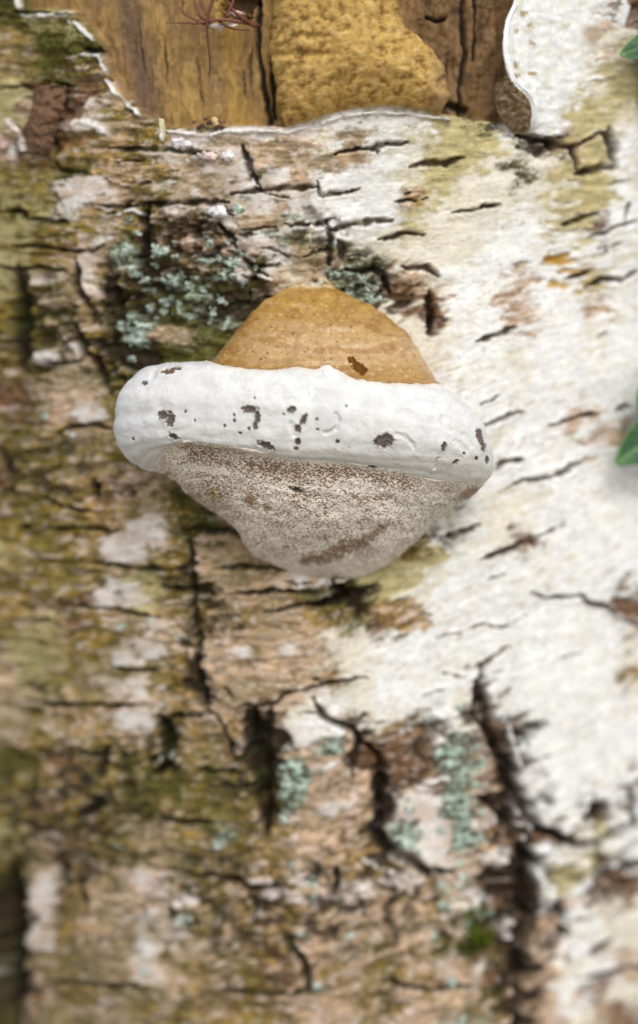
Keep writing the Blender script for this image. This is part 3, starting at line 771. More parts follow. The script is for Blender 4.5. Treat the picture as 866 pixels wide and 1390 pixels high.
L_edge = [(700,-40,3.5),(690,8,5.5),(677,32,8.5),(671,66,11),(675,98,12.5),(684,118,13),(700,132,11.5),(709,148,9.5),(712,168,7),(714,180,3)]
mid = [(740,-40,2.5),(735,8,3),(728,32,3.5),(724,66,3.5),(727,98,3.2),(733,120,3),(738,136,2.5),(740,150,2.2),(741,170,1.8),(742,184,1.0)]
rgt = [(862,-40,-1.5),(858,8,-1.5),(852,32,-1.8),(846,66,-1.8),(838,98,-1.8),(832,118,-1.8),(826,132,-1.8),(820,148,-1.8),(812,168,-1.8),(804,182,-2)]
m1 = [(0.55 * a[0] + .45 * b[0], .55 * a[1] + .45 * b[1], .42 * a[2] + .42 * b[2]) for a, b in zip(L_edge, mid)]
m2 = [(0.5 * a[0] + .5 * b[0], .5 * a[1] + .5 * b[1], .5 * a[2] + .5 * b[2]) for a, b in zip(mid, rgt)]
sheet('bark_flap', [L_edge, m1, mid, m2, rgt], 0.0010, M_paper, c_flap, trunk, 90, 80, .0007)
def c_edge(uu, vv_): return np.tile(alb(244, 242, 240), (len(uu), 1))
e_in = [(a[0] - 1.0, a[1] - .6, a[2] - .2) for a in L_edge[1:]]
e_out = [(a[0] + 4.0, a[1] - 1.5, a[2] + .5) for a in L_edge[1:]]
sheet('torn_edge', [e_in, e_out], 0.0012, M_paper, c_edge, trunk, 70, 6)
def c_back(uu, vv_):
    c = np.tile(alb(128, 104, 78), (len(uu), 1))
    n_ = fbm(uu / 6, vv_ / 6, 4, 931, .65)
    c = lay(c, sstep(.0, .35, n_) * .8, (90, 68, 36)); c = lay(c, sstep(-.05, -.4, n_) * .7, (170, 146, 120))
    return c
t0 = [(676,104,12.3),(684,119,12.8),(700,133,11.3),(708.5,148,9.3),(711,166,6.8),(705,183,3)]
t1 = [(672,108,8),(678,128,10),(690,146,9.5),(698,160,8),(701,172,6),(697,181,3)]
t2 = [(668,112,3),(668,135,4),(672,155,4),(680,168,4),(688,176,3.5),(690,180,2)]
sheet('folded_bark_back', [t0, t1, t2], 0.0009, M_paper, c_back, trunk, 60, 44, .0012, 3)

# loose curled shards of bark on the left and small flakes
def c_const(*rgb):
    def f(uu, vv_):
        c = np.tile(alb(*rgb), (len(uu), 1)); n_ = fbm(uu / 7, vv_ / 9, 4, 941)
        return c * (1 + .5 * n_)[:, None]
    return f
sheet('bark_shard', [[(50,120,1),(62,117,4),(82,117,5),(93,121,1)], [(46,150,1),(58,150,6),(78,152,6.5),(90,145,2)], [(34,178,1),(52,178,6),(70,184,6),(78,178,2)], [(40,205,0),(50,205,4),(64,208,4),(72,204,1)]], .0008, M_bark, c_const(118, 90, 68), trunk, 40, 50, .0012, 5)
sheet('bark_shard', [[(12,164,2),(18,161,5),(24,164,4)], [(16,172,3),(24,172,6),(30,172,3)], [(26,184,1),(34,188,3),(38,190,1)]], .0007, M_paper, c_const(216, 200, 186), trunk, 22, 22, .0009, 5)
sheet('bark_shard', [[(28,188,2),(34,188,4),(38,190,2)], [(30,204,1),(36,204,4),(40,203,1)]], .0007, M_paper, c_const(222, 206, 196), trunk, 20, 20, .0009, 5)
sheet('bark_shard', [[(0,186,1),(8,184,4),(16,188,1)], [(2,204,1),(10,204,4),(16,202,1)]], .0007, M_paper, c_const(206, 176, 160), trunk, 20, 20, .0009, 5)
sheet('bark_flake', [[(218,161,2),(224,162,2.5)], [(219,180,1.5),(226,180,2)], [(218,195,.5),(224,195,.5)]], .0008, M_paper, c_const(232, 222, 178), trunk, 8, 12, .0003)
for (x, y, a, b, rgb) in ((297,37,9,4,(236,218,206)), (322,20,12,5,(206,176,160)), (318,33,8,3,(240,224,204)), (292,166,7,5,(228,196,146)), (247,195,14,8,(236,228,228)), (310,212,9,8,(236,226,224)), (283,213,12,7,(224,204,196)), (297,288,13,8,(240,236,236))):
    sheet('bark_flake', [[(x - a, y - b * .5, 1.2), (x, y - b, 3), (x + a * .8, y - b * .7, 2)], [(x - a * 1.1, y, 1.5), (x, y, 3.6), (x + a, y + b * .2, 2.2)], [(x - a * .7, y + b * .8, .5), (x, y + b, 2), (x + a * .7, y + b * .9, .8)]], .0007, M_paper, c_const(*rgb), trunk, 22, 20, .0009, 5)

# ------------------------------------------------------------------ lichen rosettes and moss on the bark
LICH = [(167,335,9),(172,350,10),(180,370,8),(190,380,8),(182,388,6),(210,345,10),(222,340,9),(240,378,10),(262,370,9),(265,405,15),(285,335,9),(300,330,8),(275,355,7),(290,355,8),(312,327,7),(320,357,13),(305,395,11),(295,410,8),
 (285,425,8),(190,455,15),(184,438,12),(201,441,9),(225,405,8),(215,412,8),(325,285,10),(331,297,8),(270,367,7),(340,364,6),(178,490,6),(230,390,7),(250,350,6),(445,385,9),(455,375,9),(470,398,9),(490,380,10),(501,372,7),(480,388,8),(504,404,8),(462,405,9),(477,372,6),(448,368,5),
 (395,1050,14),(405,1070,9),(390,1064,9),(400,1110,12),(407,1121,9),(385,1117,8),(450,1010,9),(456,1016,8),(612,1020,9),(616,1036,9),(620,1075,12),(631,1082,9),(641,1096,9),(555,1105,9),(550,1142,15),(545,1128,8),(610,1112,14),(621,1126,14),(636,1142,10),(600,1122,8),(631,1104,9),
 (592,1200,8),(600,1226,9),(300,1140,8),(160,1150,6),(243,1250,9),(418,1196,9),(425,1220,7),(470,1272,7),(590,1272,7),(626,1190,8),(620,960,7),(615,975,7),(690,978,6),(715,1010,6),(160,847,7),(225,1035,8),(345,1040,7),(105,590,6),(55,548,6),(60,575,6),(395,1170,6),(640,1252,8),(661,1242,8),(410,1267,8),(625,1270,8),(200,1320,8),(430,1340,9),(610,1340,10),
 (208,362,7),(232,352,7),(246,366,6),(256,388,8),(278,398,7),(298,372,8),(310,376,7),(286,378,7),(330,378,7),(196,425,8),(240,415,7),(252,425,8),(216,428,7),(178,468,8),(318,408,7),(336,388,6),(200,398,6),(175,300,6),(185,310,6),(262,320,6),(300,310,6),(280,318,5),(236,330,6),(495,395,7),(512,388,7),(520,410,6)]
def rosette(x, y, r, seed):
    rr = np.linspace(0, 1, 6); ph = np.linspace(0, 2 * pi, 19)[:-1]
    uu = [x]; vv_ = [y]; oo = [0.0]
    h0 = float(surf_h(float(x), float(y)))
    prm = random.Random(seed)
    ks = [prm.uniform(.45, 1.35) for _ in ph]
    o_ = [0.0006 + .00006 * r]
    for a in rr[1:]:
        for k, q in enumerate(ph):
            e = a * r * (1 + (ks[k] - 1) * a)
            uu.append(x + e * math.cos(q) * 1.05); vv_.append(y + e * math.sin(q) * .95)
            o_.append((0.0006 + .00006 * r) * (1 - a ** 4) + .0006 * prm.uniform(-.8, 1) * (a < 1) + (-.0012 if a == 1 else 0))
    uu = np.array(uu); vv_ = np.array(vv_); o_ = np.array(o_)
    t_, h_ = to_trunk(uu, vv_)
    local = np.maximum(np.minimum(surf_h(uu, vv_), h0 + .0025), h0 - .0015)
    V = trunk_point(t_, h_, R + local + o_)
    n = len(ph); F = [(0, 1 + k, 1 + (k + 1) % n) for k in range(n)]
    for a in range(4):
        for k in range(n):
            F.append((1 + a * n + k, 1 + (a + 1) * n + k, 1 + (a + 1) * n + (k + 1) % n, 1 + a * n + (k + 1) % n))
    c = np.tile(alb(188, 202, 188), (len(uu), 1)); nz = fbm(uu / 6, vv_ / 6, 3, 951)
    c = lay(c, sstep(.05, .4, nz), (232, 236, 226)); c = lay(c, sstep(-.05, -.4, nz), (146, 160, 134))
    return V, F, c
for k, (x, y, r) in enumerate(LICH):
    x += random.gauss(0, 3); y += random.gauss(0, 3)
    if random.random() < .32: continue
    # each patch breaks up into a few small lobes
    lobes = [(x, y, r * .85)] + [(x + random.gauss(0, r * .6), y + random.gauss(0, r * .6), r * random.uniform(.25, .5)) for _ in range(3 if r > 7 else 1)]
    Vs, Fs, Cs = [], [], []; off = 0
    for j, (a, b2, c2) in enumerate(lobes):
        V_, F_, c_ = rosette(a, b2, c2, k * 10 + j)
        Vs.append(V_); Cs.append(c_); Fs += [tuple(i + off for i in f) for f in F_]; off += len(V_)
    mesh_obj('lichen_rosette', np.vstack(Vs), Fs, M_lichen, trunk, np.vstack(Cs))
MOSS = [(645,1262,20,90),(655,1285,18,80),(640,1240,12,40),(625,1290,14,40),(165,800,10,25),(240,672,16,60),(255,700,12,40),(300,735,12,40),(345,720,10,30),(700,250,8,25),(455,840,12,30),(325,1330,18,40),(60,600,18,40),(150,520,14,40),(140,440,14,40),(80,60,30,60),(40,100,24,40),(60,305,20,40),(250,430,14,40),(330,1080,22,60),(180,1030,16,40),(640,160,24,30),(270,1010,20,30)]
mv, mf, mc = [], [], []
for (x, y, r, n) in MOSS:
    br = y > 1230 and x > 600
    for _ in range(n):
        a = x + random.gauss(0, r * .5); b2 = y + random.gauss(0, r * .5)
        o0 = float(surf_h(a, b2)); ln = random.uniform(.0012, .0035) * (1.5 if br else .8)
        q = random.uniform(0, 2 * pi); dx, dy = math.cos(q), math.sin(q) * .6 - (.5 if br else 0)
        w_ = random.uniform(.7, 1.4)
        pts = [(a - w_ * dy, b2 + w_ * dx, o0 - .0005), (a + w_ * dy, b2 - w_ * dx, o0 - .0005), (a + dx * ln / S * .6, b2 + dy * ln / S * .6, o0 + ln * .8), (a + dx * ln / S, b2 + dy * ln / S, o0 + ln)]
        A = np.array(pts); t_, h_ = to_trunk(A[:, 0], A[:, 1])
        i0 = len(mv); mv += [tuple(p) for p in trunk_point(t_, h_, R + A[:, 2])]
        mf += [(i0, i0 + 1, i0 + 2), (i0, i0 + 2, i0 + 3)]
        c = alb(120, 140, 40) if br else alb(92, 96, 42)
        mc += [c * random.uniform(.6, 1.3)] * 4
mo = mesh_obj('moss', np.array(mv), mf, M_moss, trunk, np.array(mc)); mo['kind'] = 'stuff'

# ------------------------------------------------------------------ dry rootlets hanging over the bare wood
def tw(pts, r0, r1, n=14):
    A = spline(pts, n); P_ = []
    for a in A:
        t_, h_ = to_trunk(a[0], a[1]); P_.append(tuple(trunk_point(t_, h_, R + a[2] * .001)))
    return tube(P_, np.linspace(r0, r1 * .6, n) * S * .66, 8)
root_loc = on_trunk(300., 20., .001)
roots = thing('dry_rootlets', 'tuft of reddish brown dry rootlets hanging over the bare yellow wood', 'rootlets', tuple(root_loc))
for pts, r0, r1 in (
    ([(296,-30,0),(292,0,4),(287,24,6),(286,50,6),(288,80,4),(286,105,2)], 4.2, 1.6),
    ([(350,34,-2),(325,30,3),(300,28,5),(275,33,5),(250,32,3),(226,31,1)], 4.5, 1.3),
    ([(282,34,4),(265,26,5),(252,18,4),(240,6,2)], 3.6, 1.6),
    ([(288,32,3),(274,22,4),(268,8,3),(262,-14,2)], 3.4, 2.4),
    ([(276,-20,2),(276,4,5),(284,22,6)], 3.2, 2.6),
    ([(346,36,0),(330,24,4),(318,14,3),(305,-8,2)], 4, 3),
    ([(300,30,4),(318,40,5),(340,42,3)], 3.2, 2), ([(322,-20,1),(318,4,3),(308,26,4)], 3.5, 3)):
    V_, F_ = tw(pts, r0, r1)
    cc = np.tile(alb(122, 74, 56), (len(V_), 1)) * np.array([random.uniform(.55, 1.15)])
    mesh_obj('rootlet', V_, F_, M_twig, roots, cc)
deb = thing('bark_crumbs', 'small dark purplish crumb pile on the torn bark ledge below the bare wood', 'debris', tuple(on_trunk(288., 170., 0)))
for _ in range(16):
    x = random.gauss(288, 10); y = random.gauss(169, 3); r = random.uniform(2, 4.5)
    V_ = []; 
    for a in np.linspace(0, pi, 5):
        for q in np.linspace(0, 2 * pi, 8)[:-1]:
            s_ = r * random.uniform(.75, 1.2)
            V_.append((x + s_ * math.sin(a) * math.cos(q), y + .7 * s_ * math.cos(a), 1.5 + s_ * .3 * math.sin(a) * math.sin(q)))
    A = np.array(V_); t_, h_ = to_trunk(A[:, 0], A[:, 1]); o_ = A[:, 2] * .001
    F_ = [(i * 7 + k, i * 7 + (k + 1) % 7, (i + 1) * 7 + (k + 1) % 7, (i + 1) * 7 + k) for i in range(4) for k in range(7)]
    rgb = alb(*random.choice(((96, 66, 62), (76, 52, 44), (120, 84, 66), (84, 58, 60))))
    mesh_obj('crumb', trunk_point(t_, h_, R + o_), F_, M_twig, deb, np.tile(rgb, (len(A), 1)))

# ------------------------------------------------------------------ the bracket fungus
#        left (u,v)   right (u,v)   front (u,v)  depth mm
RINGS = [(420,376, 430,376, 425,378, -6), (400,383, 450,383, 425,388, 2), (379,393, 468,394, 426,404, 11), (349,412, 505,413, 428,430, 21), (322,444, 550,446, 432,458, 29), (301,470, 574,480, 437,484, 36), (283,489, 593,512, 440,500, 39.5),
         (248,491, 606,527, 441,508, 42.5), (215,494, 620,538, 441,517, 45.5), (187,506, 636,554, 441,533, 49), (163,535, 655,580, 441,560, 51.5), (155,575, 666,611, 440,587, 51.5), (160,604, 668,634, 438,606, 50), (178,627, 662,654, 436,618, 48), (205,641, 650,669, 434,625, 45.5),
         (235,656, 640,678, 434,633, 44), (260,680, 622,689, 436,650, 41.5), (291,700, 606,703, 438,675, 38.5), (317,720, 583,722, 440,702, 34), (327,740, 558,746, 442,730, 27), (344,758, 538,761, 444,750, 20), (380,773, 516,775, 448,769, 12), (412,785, 486,787, 450,783, 4), (446,788, 455,788, 450,789, -4)]
NRg = 430; NPf = 640; NPb = 70
Rg = spline(RINGS, NRg)
phi = np.concatenate([np.linspace(0, pi, NPf), np.linspace(pi, 2 * pi, NPb + 2)[1:-1]])
co, si = np.cos(phi), np.sin(phi)
co = np.sign(co) * np.abs(co) ** 0.96; sf = np.where(si > 0, np.abs(si) ** 0.92, 0)
Lp, Rp, Fp, dd = Rg[:, 0:2], Rg[:, 2:4], Rg[:, 4:6], Rg[:, 6] * .001
C_ = (Lp + Rp) / 2; A_ = (Rp - Lp) / 2; B_ = Fp - C_
fu = C_[:, 0:1] - A_[:, 0:1] * co + B_[:, 0:1] * sf
fv = C_[:, 1:2] - A_[:, 1:2] * co + B_[:, 1:2] * sf
ringn = np.linspace(0, len(RINGS) - 1, NRg)[:, None]
lift = np.exp(-((phi[None] - .62) / .36) ** 2) * (si > 0)
fv = fv - 20 * lift * np.exp(-((ringn - 14.3) / 1.7) ** 2)
sd_ = 0.30 * dd[:, None]
fd = sd_ + (dd[:, None] - sd_) * sf + np.where(si < 0, si, 0) * (sd_ + 0.022)
# broad lumps of the margin
fy_ = ytr(fv) - fd
Pf = P(fu, fv, fy_)
def gnorm(Pg):
    du = np.empty_like(Pg); du[:, 1:-1] = Pg[:, 2:] - Pg[:, :-2]; du[:, 0] = Pg[:, 1] - Pg[:, -1]; du[:, -1] = Pg[:, 0] - Pg[:, -2]
    dv = np.gradient(Pg, axis=0); n = np.cross(dv, du)
    n /= np.linalg.norm(n, axis=-1, keepdims=True) + 1e-12
    return n
nf = gnorm(Pf)
if nf[NRg // 2, NPf // 2, 1] > 0: nf = -nf
x = fu.ravel(); y = fv.ravel(); rg = np.broadcast_to(ringn, fu.shape).ravel(); front = np.broadcast_to(si > -.02, fu.shape).ravel()
jx = x + 2.2 * fbm(x / 9, y / 9, 4, 1001); jy = y + 2.2 * fbm(x / 8, y / 8, 4, 1011)
VB1 = [(0,-900),(277,-900),(280,489),(300,495),(318,497),(342,500),(360,502),(385,500),(405,498),(422,501),(433,500),(436,497),(447,495.5),(456,501),(464,506),(478,513),(500,517),(520,519),(560,521),(600,522),(601,-900),(900,-900)]
VB2 = [(0,999),(207,999),(205,642),(214,626),(226,611),(240,602),(255,599),(280,602),(310,605),(350,613),(390,622),(430,626),(470,630),(510,634),(550,643),(580,650),(610,655),(640,656),(656,654),(668,652),(900,652)]
e1 = y - np.interp(x, [p[0] for p in VB1], [p[1] for p in VB1]) + 2.0 * fbm(x / 10, y / 30, 4, 1021)     # <0 crust
e2 = y - np.interp(x, [p[0] for p in VB2], [p[1] for p in VB2]) + 1.5 * fbm(x / 9, y / 30, 4, 1031)     # >0 pores
crust = (e1 < 0) & (rg < 9); pore = (e2 > 0) & (rg > 11.5)
back = ~front
crust |= back & (rg < 6.5); pore |= back & (rg > 14)
fh = 0.0005 * fbm(x / 70, y / 40, 3, 1041)
rimm = ~crust & ~pore
fh += rimm * (0.00024 * fbm(x / 34, y / 24, 3, 1051) + 0.0001 * fbm(x / 7, y / 7, 3, 1052))
# growth furrows on the left of the margin
lefty = sstep(330, 190, x)
fh += rimm * lefty * 0.00018 * np.sin((rg * 7.5) + 2.5 * fbm(x / 40, y / 40, 3, 1061) + x / 30)
pk, pid = worley(x / 5.5, y / 5, 1171)
pit_ = rimm * (pid > .80) * (1 - sstep(.08, .22, pk)) * sstep(-.1, .25, fbm(x / 40, y / 25, 3, 1175))
fh -= .00045 * pit_
fh += np.where(rg < 9, -0.0009 * sstep(1.5, -3.0, e1), 0) + np.where(rg < 9, 0.0005 * np.exp(-((e1 - 4) / 5) ** 2), 0)
fh += np.where(rg > 11.5, -0.0010 * sstep(-7.0, 9.0, e2), 0)
fh += crust * (0.0006 * fbm(x / 60, y / 12, 3, 1071) + 0.00025 * fbm(x / 15, y / 10, 4, 1081))
fh += pore * (0.0006 * fbm(x / 60, (y - .15 * x) / 24, 3, 1091) + 0.0003 * fbm(x / 8, y / 8, 3, 1092))
fh += pore * (-.0003 * np.exp(-((y - 677 - .02 * (x - 440)) / 4) ** 2) * sstep(330, 400, x) * sstep(590, 540, x))
# dents and slits on the margin
for pts, w, dp in (([(457,562),(459,573),(456,582),(448,587),(440,588)],2.6,.0011), ([(539,590),(548,592),(558,600),(561,607)],3,.0008), ([(594,622),(590,636)],2,.0008), ([(602,567),(607,580),(612,583)],4,.0007), ([(395,578),(401,590)],5,.0007), ([(430,505),(420,520)],6,.0004), ([(300,508),(330,520)],5,.0003), ([(545,560),(590,572)],7,.0005), ([(620,600),(632,612)],5,.0006), ([(630,590),(640,604)],4,.0006), ([(522,470),(538,468),(545,474)],2.5,.0008), ([(526,480),(548,478)],3,-.0005), ([(218,492),(206,512)],4,.0007)):
    d, t = seg_dist(jx, jy, pts); fh -= dp * (1 - sstep(w * .3, w * 1.4 + .6, d)) * front
fcol = np.tile(alb(227, 225, 221), (len(x), 1))
fcol = lay(fcol, rimm * .5 * sstep(.1, .5, fbm(x / 60, y / 30, 4, 1101)), (232, 229, 220))
fcol = lay(fcol, rimm * .5 * sstep(585, 620, y - .05 * (x - 300)), (222, 216, 202))  # lower margin toned down, the shading of its underside put into the colour
fcol = lay(fcol, rimm * .35 * lefty, (226, 224, 222))
fcol = lay(fcol, .5 * pit_, (176, 164, 150))
fcol = lay(fcol, rimm * (rg < 10) * .55 * np.exp(-(np.clip(e1, 0, 99) / 5) ** 2), (222, 200, 160))
band = np.sin(rg * 5.2 + 1.6 * fbm(x / 70, y / 50, 3, 1187)); fcol = lay(fcol, rimm * .16 * sstep(.3, 1, band), (204, 198, 186)); fh += rimm * .00010 * band
fcol = lay(fcol, rimm * .3 * sstep(.2, .5, fbm(x / 9, y / 6, 4, 1189, .65)), (212, 204, 190))
fcol = lay(fcol, rimm * lefty * .35 * sstep(.2, .9, np.sin(rg * 7.5 + 2.5 * fbm(x / 40, y / 40, 3, 1061) + x / 30)) * sstep(-.2, .3, fbm(x / 12, y / 12, 3, 1181)), (196, 196, 200))
fcol = lay(fcol, rimm * .30 * sstep(.12, .5, fbm(x / 22, y / 14, 5, 1183, .6)), (216, 210, 196))
# crust
gb = fbm(x / 50, y / 16, 4, 1111); gs = fbm(x / 7, y / 6, 4, 1121, .65)
cc = np.tile(alb(176, 136, 76), (len(x), 1))
cc = lay(cc, .8 * np.exp(-((y - 468 - .0016 * (x - 430) ** 2 * .3) / 20) ** 2) * sstep(310, 380, x), (206, 172, 128))
cc = lay(cc, .75 * sstep(440, 405, y), (186, 144, 66))
cc = lay(cc, .8 * np.exp(-(e1 / 5) ** 2), (150, 108, 50))
cc = lay(cc, .4 * sstep(-.05, .45, fbm(x / 34, y / 22, 5, 1117, .6)), (148, 110, 62))
cc = lay(cc, .6 * sstep(.1, .4, gb), (190, 150, 98)); cc = lay(cc, .6 * sstep(-.1, -.4, gb), (156, 108, 52))
cc = lay(cc, .55 * sstep(.28, .45, gs), (128, 86, 40)); cc = lay(cc, .45 * sstep(-.3, -.5, gs), (232, 204, 160))
cc = lay(cc, .7 * sstep(391, 384, y + 4 * gs), (222, 200, 158))
cc = lay(cc, .5 * sstep(.05, .4, fbm(x / 16, y / 9, 5, 1123, .65)) * sstep(450, 410, y), (146, 104, 46))
wo, wid = worley(x / 13, y / 11, 1131)
cc = lay(cc, .8 * (wid > .88) * sstep(.20, .08, wo + .3 * (wid - .9)), (112, 74, 34))
fcol[crust] = cc[crust] * 1.02
# pores
brown = 0.72 * np.exp(-((y - 640 - .06 * (x - 400)) / 30) ** 2) * sstep(222, 262, x) * sstep(625, 540, x)
brown = np.maximum(brown, .62 * sstep(225, 260, x) * sstep(380, 300, x + .4 * (y - 660)) * sstep(735, 690, y))
brown = np.maximum(brown, .55 * np.exp(-((y - 678) / 12) ** 2) * sstep(340, 420, x) * sstep(580, 520, x))
brown = np.maximum(brown, 0.40 * sstep(725, 690, y) * sstep(595, 540, x + .4 * (y - 660)))
brown = np.maximum(brown, 0.38 * sstep(788, 755, y))
brown += .42 * fbm(x / 30, y / 18, 5, 1141, .6)
brown *= 1 - .95 * np.exp(-(((x - 290) / 38) ** 2 + ((y - 640 - .12 * (x - 290)) / 6.5) ** 2))
brown *= 1 - .7 * np.exp(-(((x - 480) / 40) ** 2 + ((y - 662) / 9) ** 2))
brown *= sstep(-2, 10, e2)
d, t = seg_dist(jx, jy, [(412,764),(440,760),(462,748),(490,742),(505,728),(520,720)])
patch = 1 - sstep(3, 8, d + 8 * fbm(x / 9, y / 7, 4, 1151, .65) - 3 * np.sin(pi * t))
brown = np.clip(brown, 0, 1); brown = np.maximum(brown, patch * (.72 + .25 * fbm(x / 6, y / 5, 3, 1155)))
pc = np.tile(alb(246, 232, 214), (len(x), 1))
pc = lay(pc, .85 * sstep(.3, .9, brown), (222, 200, 180))
pc = lay(pc, .5 * patch, (150, 116, 90))
pc = lay(pc, .5 * sstep(520, 600, x) * sstep(660, 690, y), (222, 224, 206))
pc = lay(pc, .8 * (1 - sstep(.5, 1.1, np.hypot((jx - 640) / 22, (jy - 672 + .35 * (x - 640)) / 8))), (160, 128, 104))
for (a, b2, r1, r2, rgb) in ((288,672,12,8,(196,180,120)),(338,680,9,12,(150,108,50)),(362,692,7,6,(140,104,58)),(388,745,6,4,(130,110,104)),(415,762,12,7,(160,134,112)),(300,690,30,6,(200,182,164))):
    pc = lay(pc, .75 * (1 - sstep(.4, 1.15, np.hypot((jx - a) / r1, (jy - b2) / r2))), rgb)
fcol[pore] = pc[pore]
# scars: sunken dark spots
SCARS = [[(220,563,7,6,0),(231,570,6,11,0)], [(236,593,8,4,.5)], [(338,556,10,5,0),(349,566,4,12,0),(346,579,4,5,0)], [(361,605,12,5,.35)], [(396,556,6,5,0)], [(412,570,4,9,.5),(404,582,5,6,0)], [(404,600,4,5,0)], [(402,609,3,3,0)], [(521,599,14,10,-.3)], [(602,606,3.5,6,.2)], [(652,593,5,13,-.35),(656,606,4,7,0)], [(661,624,3,6,0)],
         [(478,487,7,5,.6),(488,498,11,7,.6)], [(228,503,10,4,-.1),(240,499,9,3,-.1)], [(403,668,9,3.6,.35)], [(505,634,6,2.8,.1)], [(197,520,4,3,0)], [(458,600,3,3,0)], [(305,578,2.2,2.2,0)], [(318,571,2.2,2.2,0)], [(338,582,2.4,2.4,0)], [(326,588,3,2,.5)], [(318,563,1.8,2,0)], [(430,569,2,1.8,0)], [(431,583,2,1.8,0)], [(618,627,5,2.4,-.4)], [(630,616,2.4,2,0)], [(646,622,2.4,3,0)], [(385,562,1.6,1.6,0)], [(346,540,1.8,1.8,0)], [(470,550,1.8,1.6,0)], [(252,558,1.6,1.6,0)], [(264,571,1.6,1.6,0)], [(181,596,2,2.4,0)], [(640,682,5,2.4,-.2)]]
scar = np.full(len(x), -1); rag = .62 * fbm(x / 5.5, y / 5.5, 4, 1161, .7)
depthmap = np.zeros(len(x)); halo = np.zeros(len(x))
for i, els in enumerate(SCARS):
    r = np.full(len(x), 9.0)
    for (a, b2, r1, r2, q) in els:
        ax = (x - a) * math.cos(q) + (y - b2) * math.sin(q); ay = -(x - a) * math.sin(q) + (y - b2) * math.cos(q)
        r = np.minimum(r, np.hypot(ax / r1, ay / r2))
    r = r + rag * (1 if els[0][2] > 3 else .3)
    scar[(r < .95) & front] = i
    halo = np.maximum(halo, np.exp(-np.clip(r - .8, 0, 9) ** 2 * 3) * (front & (els[0][2] > 3)))
    depthmap = np.maximum(depthmap, (1 - sstep(.7, 1.05, r)) * (1.0 if els[0][2] > 3 else .7))
depthmap *= front
fcol = lay(fcol, rimm * halo * .35, (200, 190, 172))
fh += rimm * .0002 * np.exp(-((halo - .55) / .2) ** 2)
fh -= .0012 * depthmap * (1 + .5 * fbm(x / 3, y / 3, 2, 1165))
fh -= np.where((scar == 14) | (scar == 15), .004, 0)
sc_c = {12: (122, 80, 30), 13: (126, 100, 84), 14: (40, 34, 30), 15: (44, 34, 28)}
for i in range(len(SCARS)):
    m = scar == i
    fcol[m] = alb(*sc_c.get(i, (128, 116, 110) if i < 12 else (116, 104, 98)))
Pf2 = (Pf + nf * fh.reshape(fu.shape)[..., None]).reshape(-1, 3)
nc = len(phi)
ii = np.arange(NRg * nc).reshape(NRg, nc); a_ = ii[:-1]; b_ = ii[1:]
Ff = np.stack([a_, b_, np.roll(b_, -1, 1), np.roll(a_, -1, 1)], -1).reshape(-1, 4)
fung = thing('bracket_fungus', 'bracket fungus with tan domed cap, thick white rim and brown pored underside', 'fungus', tuple(P(435., 600., float(ytr(600.)))))
k0 = Ff[:, 0]
fs = scar[k0]
V_, F_, c_ = sub(Pf2, Ff, crust[k0] & (fs < 0), fcol); o_crust = mesh_obj('cap_crust', V_, F_, M_crust, fung, c_)
V_, F_, c_ = sub(Pf2, Ff, rimm[k0] & (fs < 0), fcol); o_rim = mesh_obj('rim', V_, F_, M_rim, fung, c_)
V_, F_, c_, br_ = sub(Pf2, Ff, pore[k0] & (fs < 0), fcol, brown); o_pore = mesh_obj('pore_surface', V_, F_, M_pore, fung, c_, {'brown': br_})
for i in range(len(SCARS)):
    m = fs == i
    if m.sum() < 4: continue
    V_, F_, c_ = sub(Pf2, Ff, m, fcol)
    par = o_crust if i == 12 else (o_pore if i in (14, 15, 34) else o_rim)
    mesh_obj('bore_hole' if i in (14, 15) else ('stain' if i in (12, 13) else 'pit'), V_, F_, M_scar, par, c_)

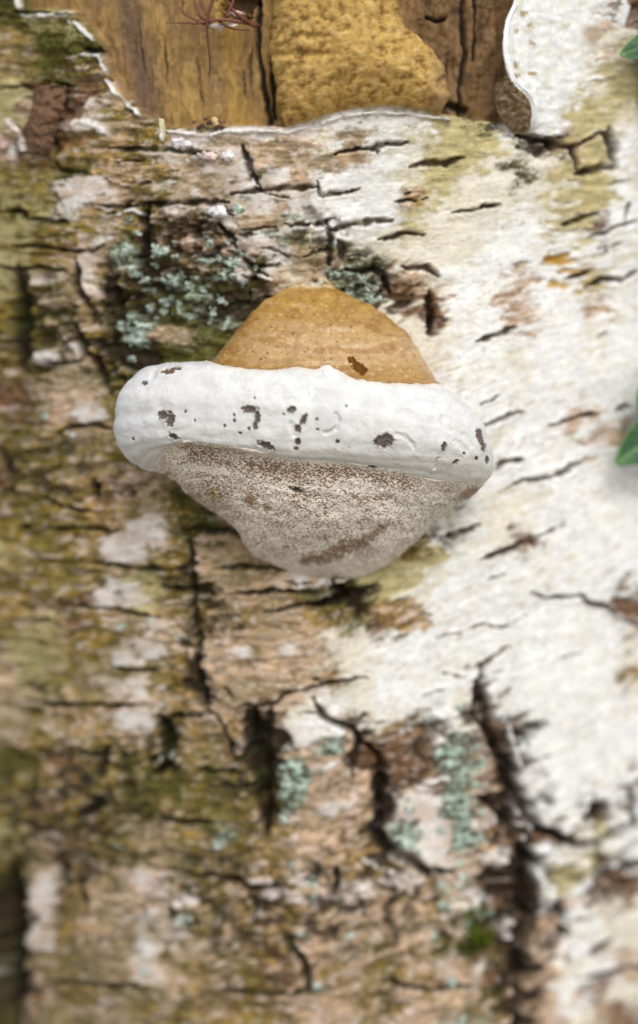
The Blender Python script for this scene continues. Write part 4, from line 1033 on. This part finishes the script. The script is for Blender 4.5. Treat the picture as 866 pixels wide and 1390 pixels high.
# ------------------------------------------------------------------ ivy at the right edge
def ivy_leaf(parent, cu_, cv_, size, rot, out, seed):
    """five-lobed leaf; lobe 0 points along rot (radians, picture plane)"""
    prm = random.Random(seed)
    n = 120; ph = np.linspace(0, 2 * pi, n, endpoint=False)
    def lobe(c, w, a): return a * np.maximum(0, 1 - np.abs((ph - c + pi) % (2 * pi) - pi) / w) ** 0.9
    r = 0.46 + np.maximum.reduce([.54 * (lobe(0, .66, 1.0) ** 1.7), lobe(1.35, 1.0, .16), lobe(-1.35, 1.0, .16), lobe(2.0, .6, .14), lobe(-2.0, .6, .14)])
    r *= 1 - .35 * np.exp(-((ph - pi) / .22) ** 2)
    k = 1
    r = sum(np.roll(r, j) for j in range(-k, k + 1)) / (2 * k + 1)
    rr = np.linspace(0, 1, 26)
    V = [(0, 0, 0)]; c = []
    A = np.array([(a * q * math.cos(p), a * q * math.sin(p)) for a in rr[1:] for q, p in zip(r, ph)])
    A = np.vstack([[0, 0], A])
    rad = np.hypot(A[:, 0], A[:, 1]); ang = np.arctan2(A[:, 1], A[:, 0])
    vein = np.zeros(len(A))
    for q in (0, 1.15, -1.15, 2.2, -2.2):
        off = rad * np.abs(np.sin(ang - q)) + 9 * (np.cos(ang - q) < 0)
        vein = np.maximum(vein, np.exp(-(off / .022) ** 2))
        for j in range(1, 6):
            for sg in (1, -1):
                bx = .16 * j
                lx = rad * np.cos(ang - q) - bx; ly = rad * np.sin(ang - q) * sg
                d2 = np.abs(lx * .64 - ly * .77); on = (ly > 0) & (ly < .22) & (np.cos(ang - q) > .3)
                vein = np.maximum(vein, .5 * on * np.exp(-(d2 / .012) ** 2))
    zz = .10 * np.cos(A[:, 0] * 2.2) + .05 * A[:, 1] ** 2 - .018 * vein + .03 * noise(A[:, 0] * 3, A[:, 1] * 3, seed)
    e = np.hypot(A[:, 0], A[:, 1]) / np.interp(ang % (2 * pi), np.append(ph, 2 * pi), np.append(r, r[0]))
    col_ = np.tile(alb(34, 78, 40), (len(A), 1))
    col_ = lay(col_, .5 * sstep(-.1, .5, fbm(A[:, 0] * 4, A[:, 1] * 4, 3, seed + 5)), (58, 108, 52))
    col_ = lay(col_, .6 * vein, (120, 156, 96)); col_ = lay(col_, .8 * sstep(.93, 1.0, e), (112, 158, 70))
    uu = cu_ + size * (A[:, 0] * math.cos(rot) - A[:, 1] * math.sin(rot)); vv_ = cv_ + size * (A[:, 0] * math.sin(rot) + A[:, 1] * math.cos(rot))
    yb = float(on_trunk(min(cu_, 860.), cv_)[1]) - out
    Vt = P(uu, vv_, yb - zz * size * S + .25 * (uu - cu_) * S)
    m_ = len(Vt); Vb = Vt + np.array([0, .00045, 0])
    F = []
    for a in range(24):
        for k_ in range(n):
            F.append((1 + a * n + k_, 1 + (a + 1) * n + k_, 1 + (a + 1) * n + (k_ + 1) % n, 1 + a * n + (k_ + 1) % n))
    F += [(0, 1 + k_, 1 + (k_ + 1) % n) for k_ in range(n)]
    F += [tuple(i + m_ for i in f[::-1]) for f in F]
    s0 = 1 + 24 * n
    F += [(s0 + k_, s0 + k_ + m_, s0 + (k_ + 1) % n + m_, s0 + (k_ + 1) % n) for k_ in range(n)]
    return mesh_obj('leaf', np.vstack([Vt, Vb]), F, M_leaf, parent, np.vstack([col_, col_])), P(cu_, cv_, yb)
ivy = thing('ivy', 'ivy with dark green leaves climbing along the right edge of the trunk', 'plant', tuple(on_trunk(885., 700., 0)))
l1, c1 = ivy_leaf(ivy, 903, 50, 70, pi - .38, .010, 3)
l2, c2 = ivy_leaf(ivy, 926, 562, 118, pi - .64, .012, 5)
def stem(pts, r0, r1):
    P_ = spline(pts, 24); V_, F_ = tube([tuple(p) for p in P_], np.linspace(r0, r1, 24), 10)
    mesh_obj('stem', V_, F_, M_twig, ivy, np.tile(alb(104, 84, 60), (len(V_), 1)))
sp = []
for a, b2 in ((868, 1500), (885, 1300), (893, 1100), (888, 900), (884, 700), (875, 500), (878, 350), (872, 220), (868, 120), (878, 20), (885, -60)):
    sp.append(on_trunk(float(a), float(b2), .003))
stem(sp, .0022, .0014)
stem([tuple(c1), tuple(c1 + np.array([.012, .006, -.004])), tuple(on_trunk(872., 120., .003))], .0008, .0009)
stem([tuple(c2), tuple(c2 + np.array([.010, .006, .008])), tuple(on_trunk(876., 480., .003))], .0008, .0009)
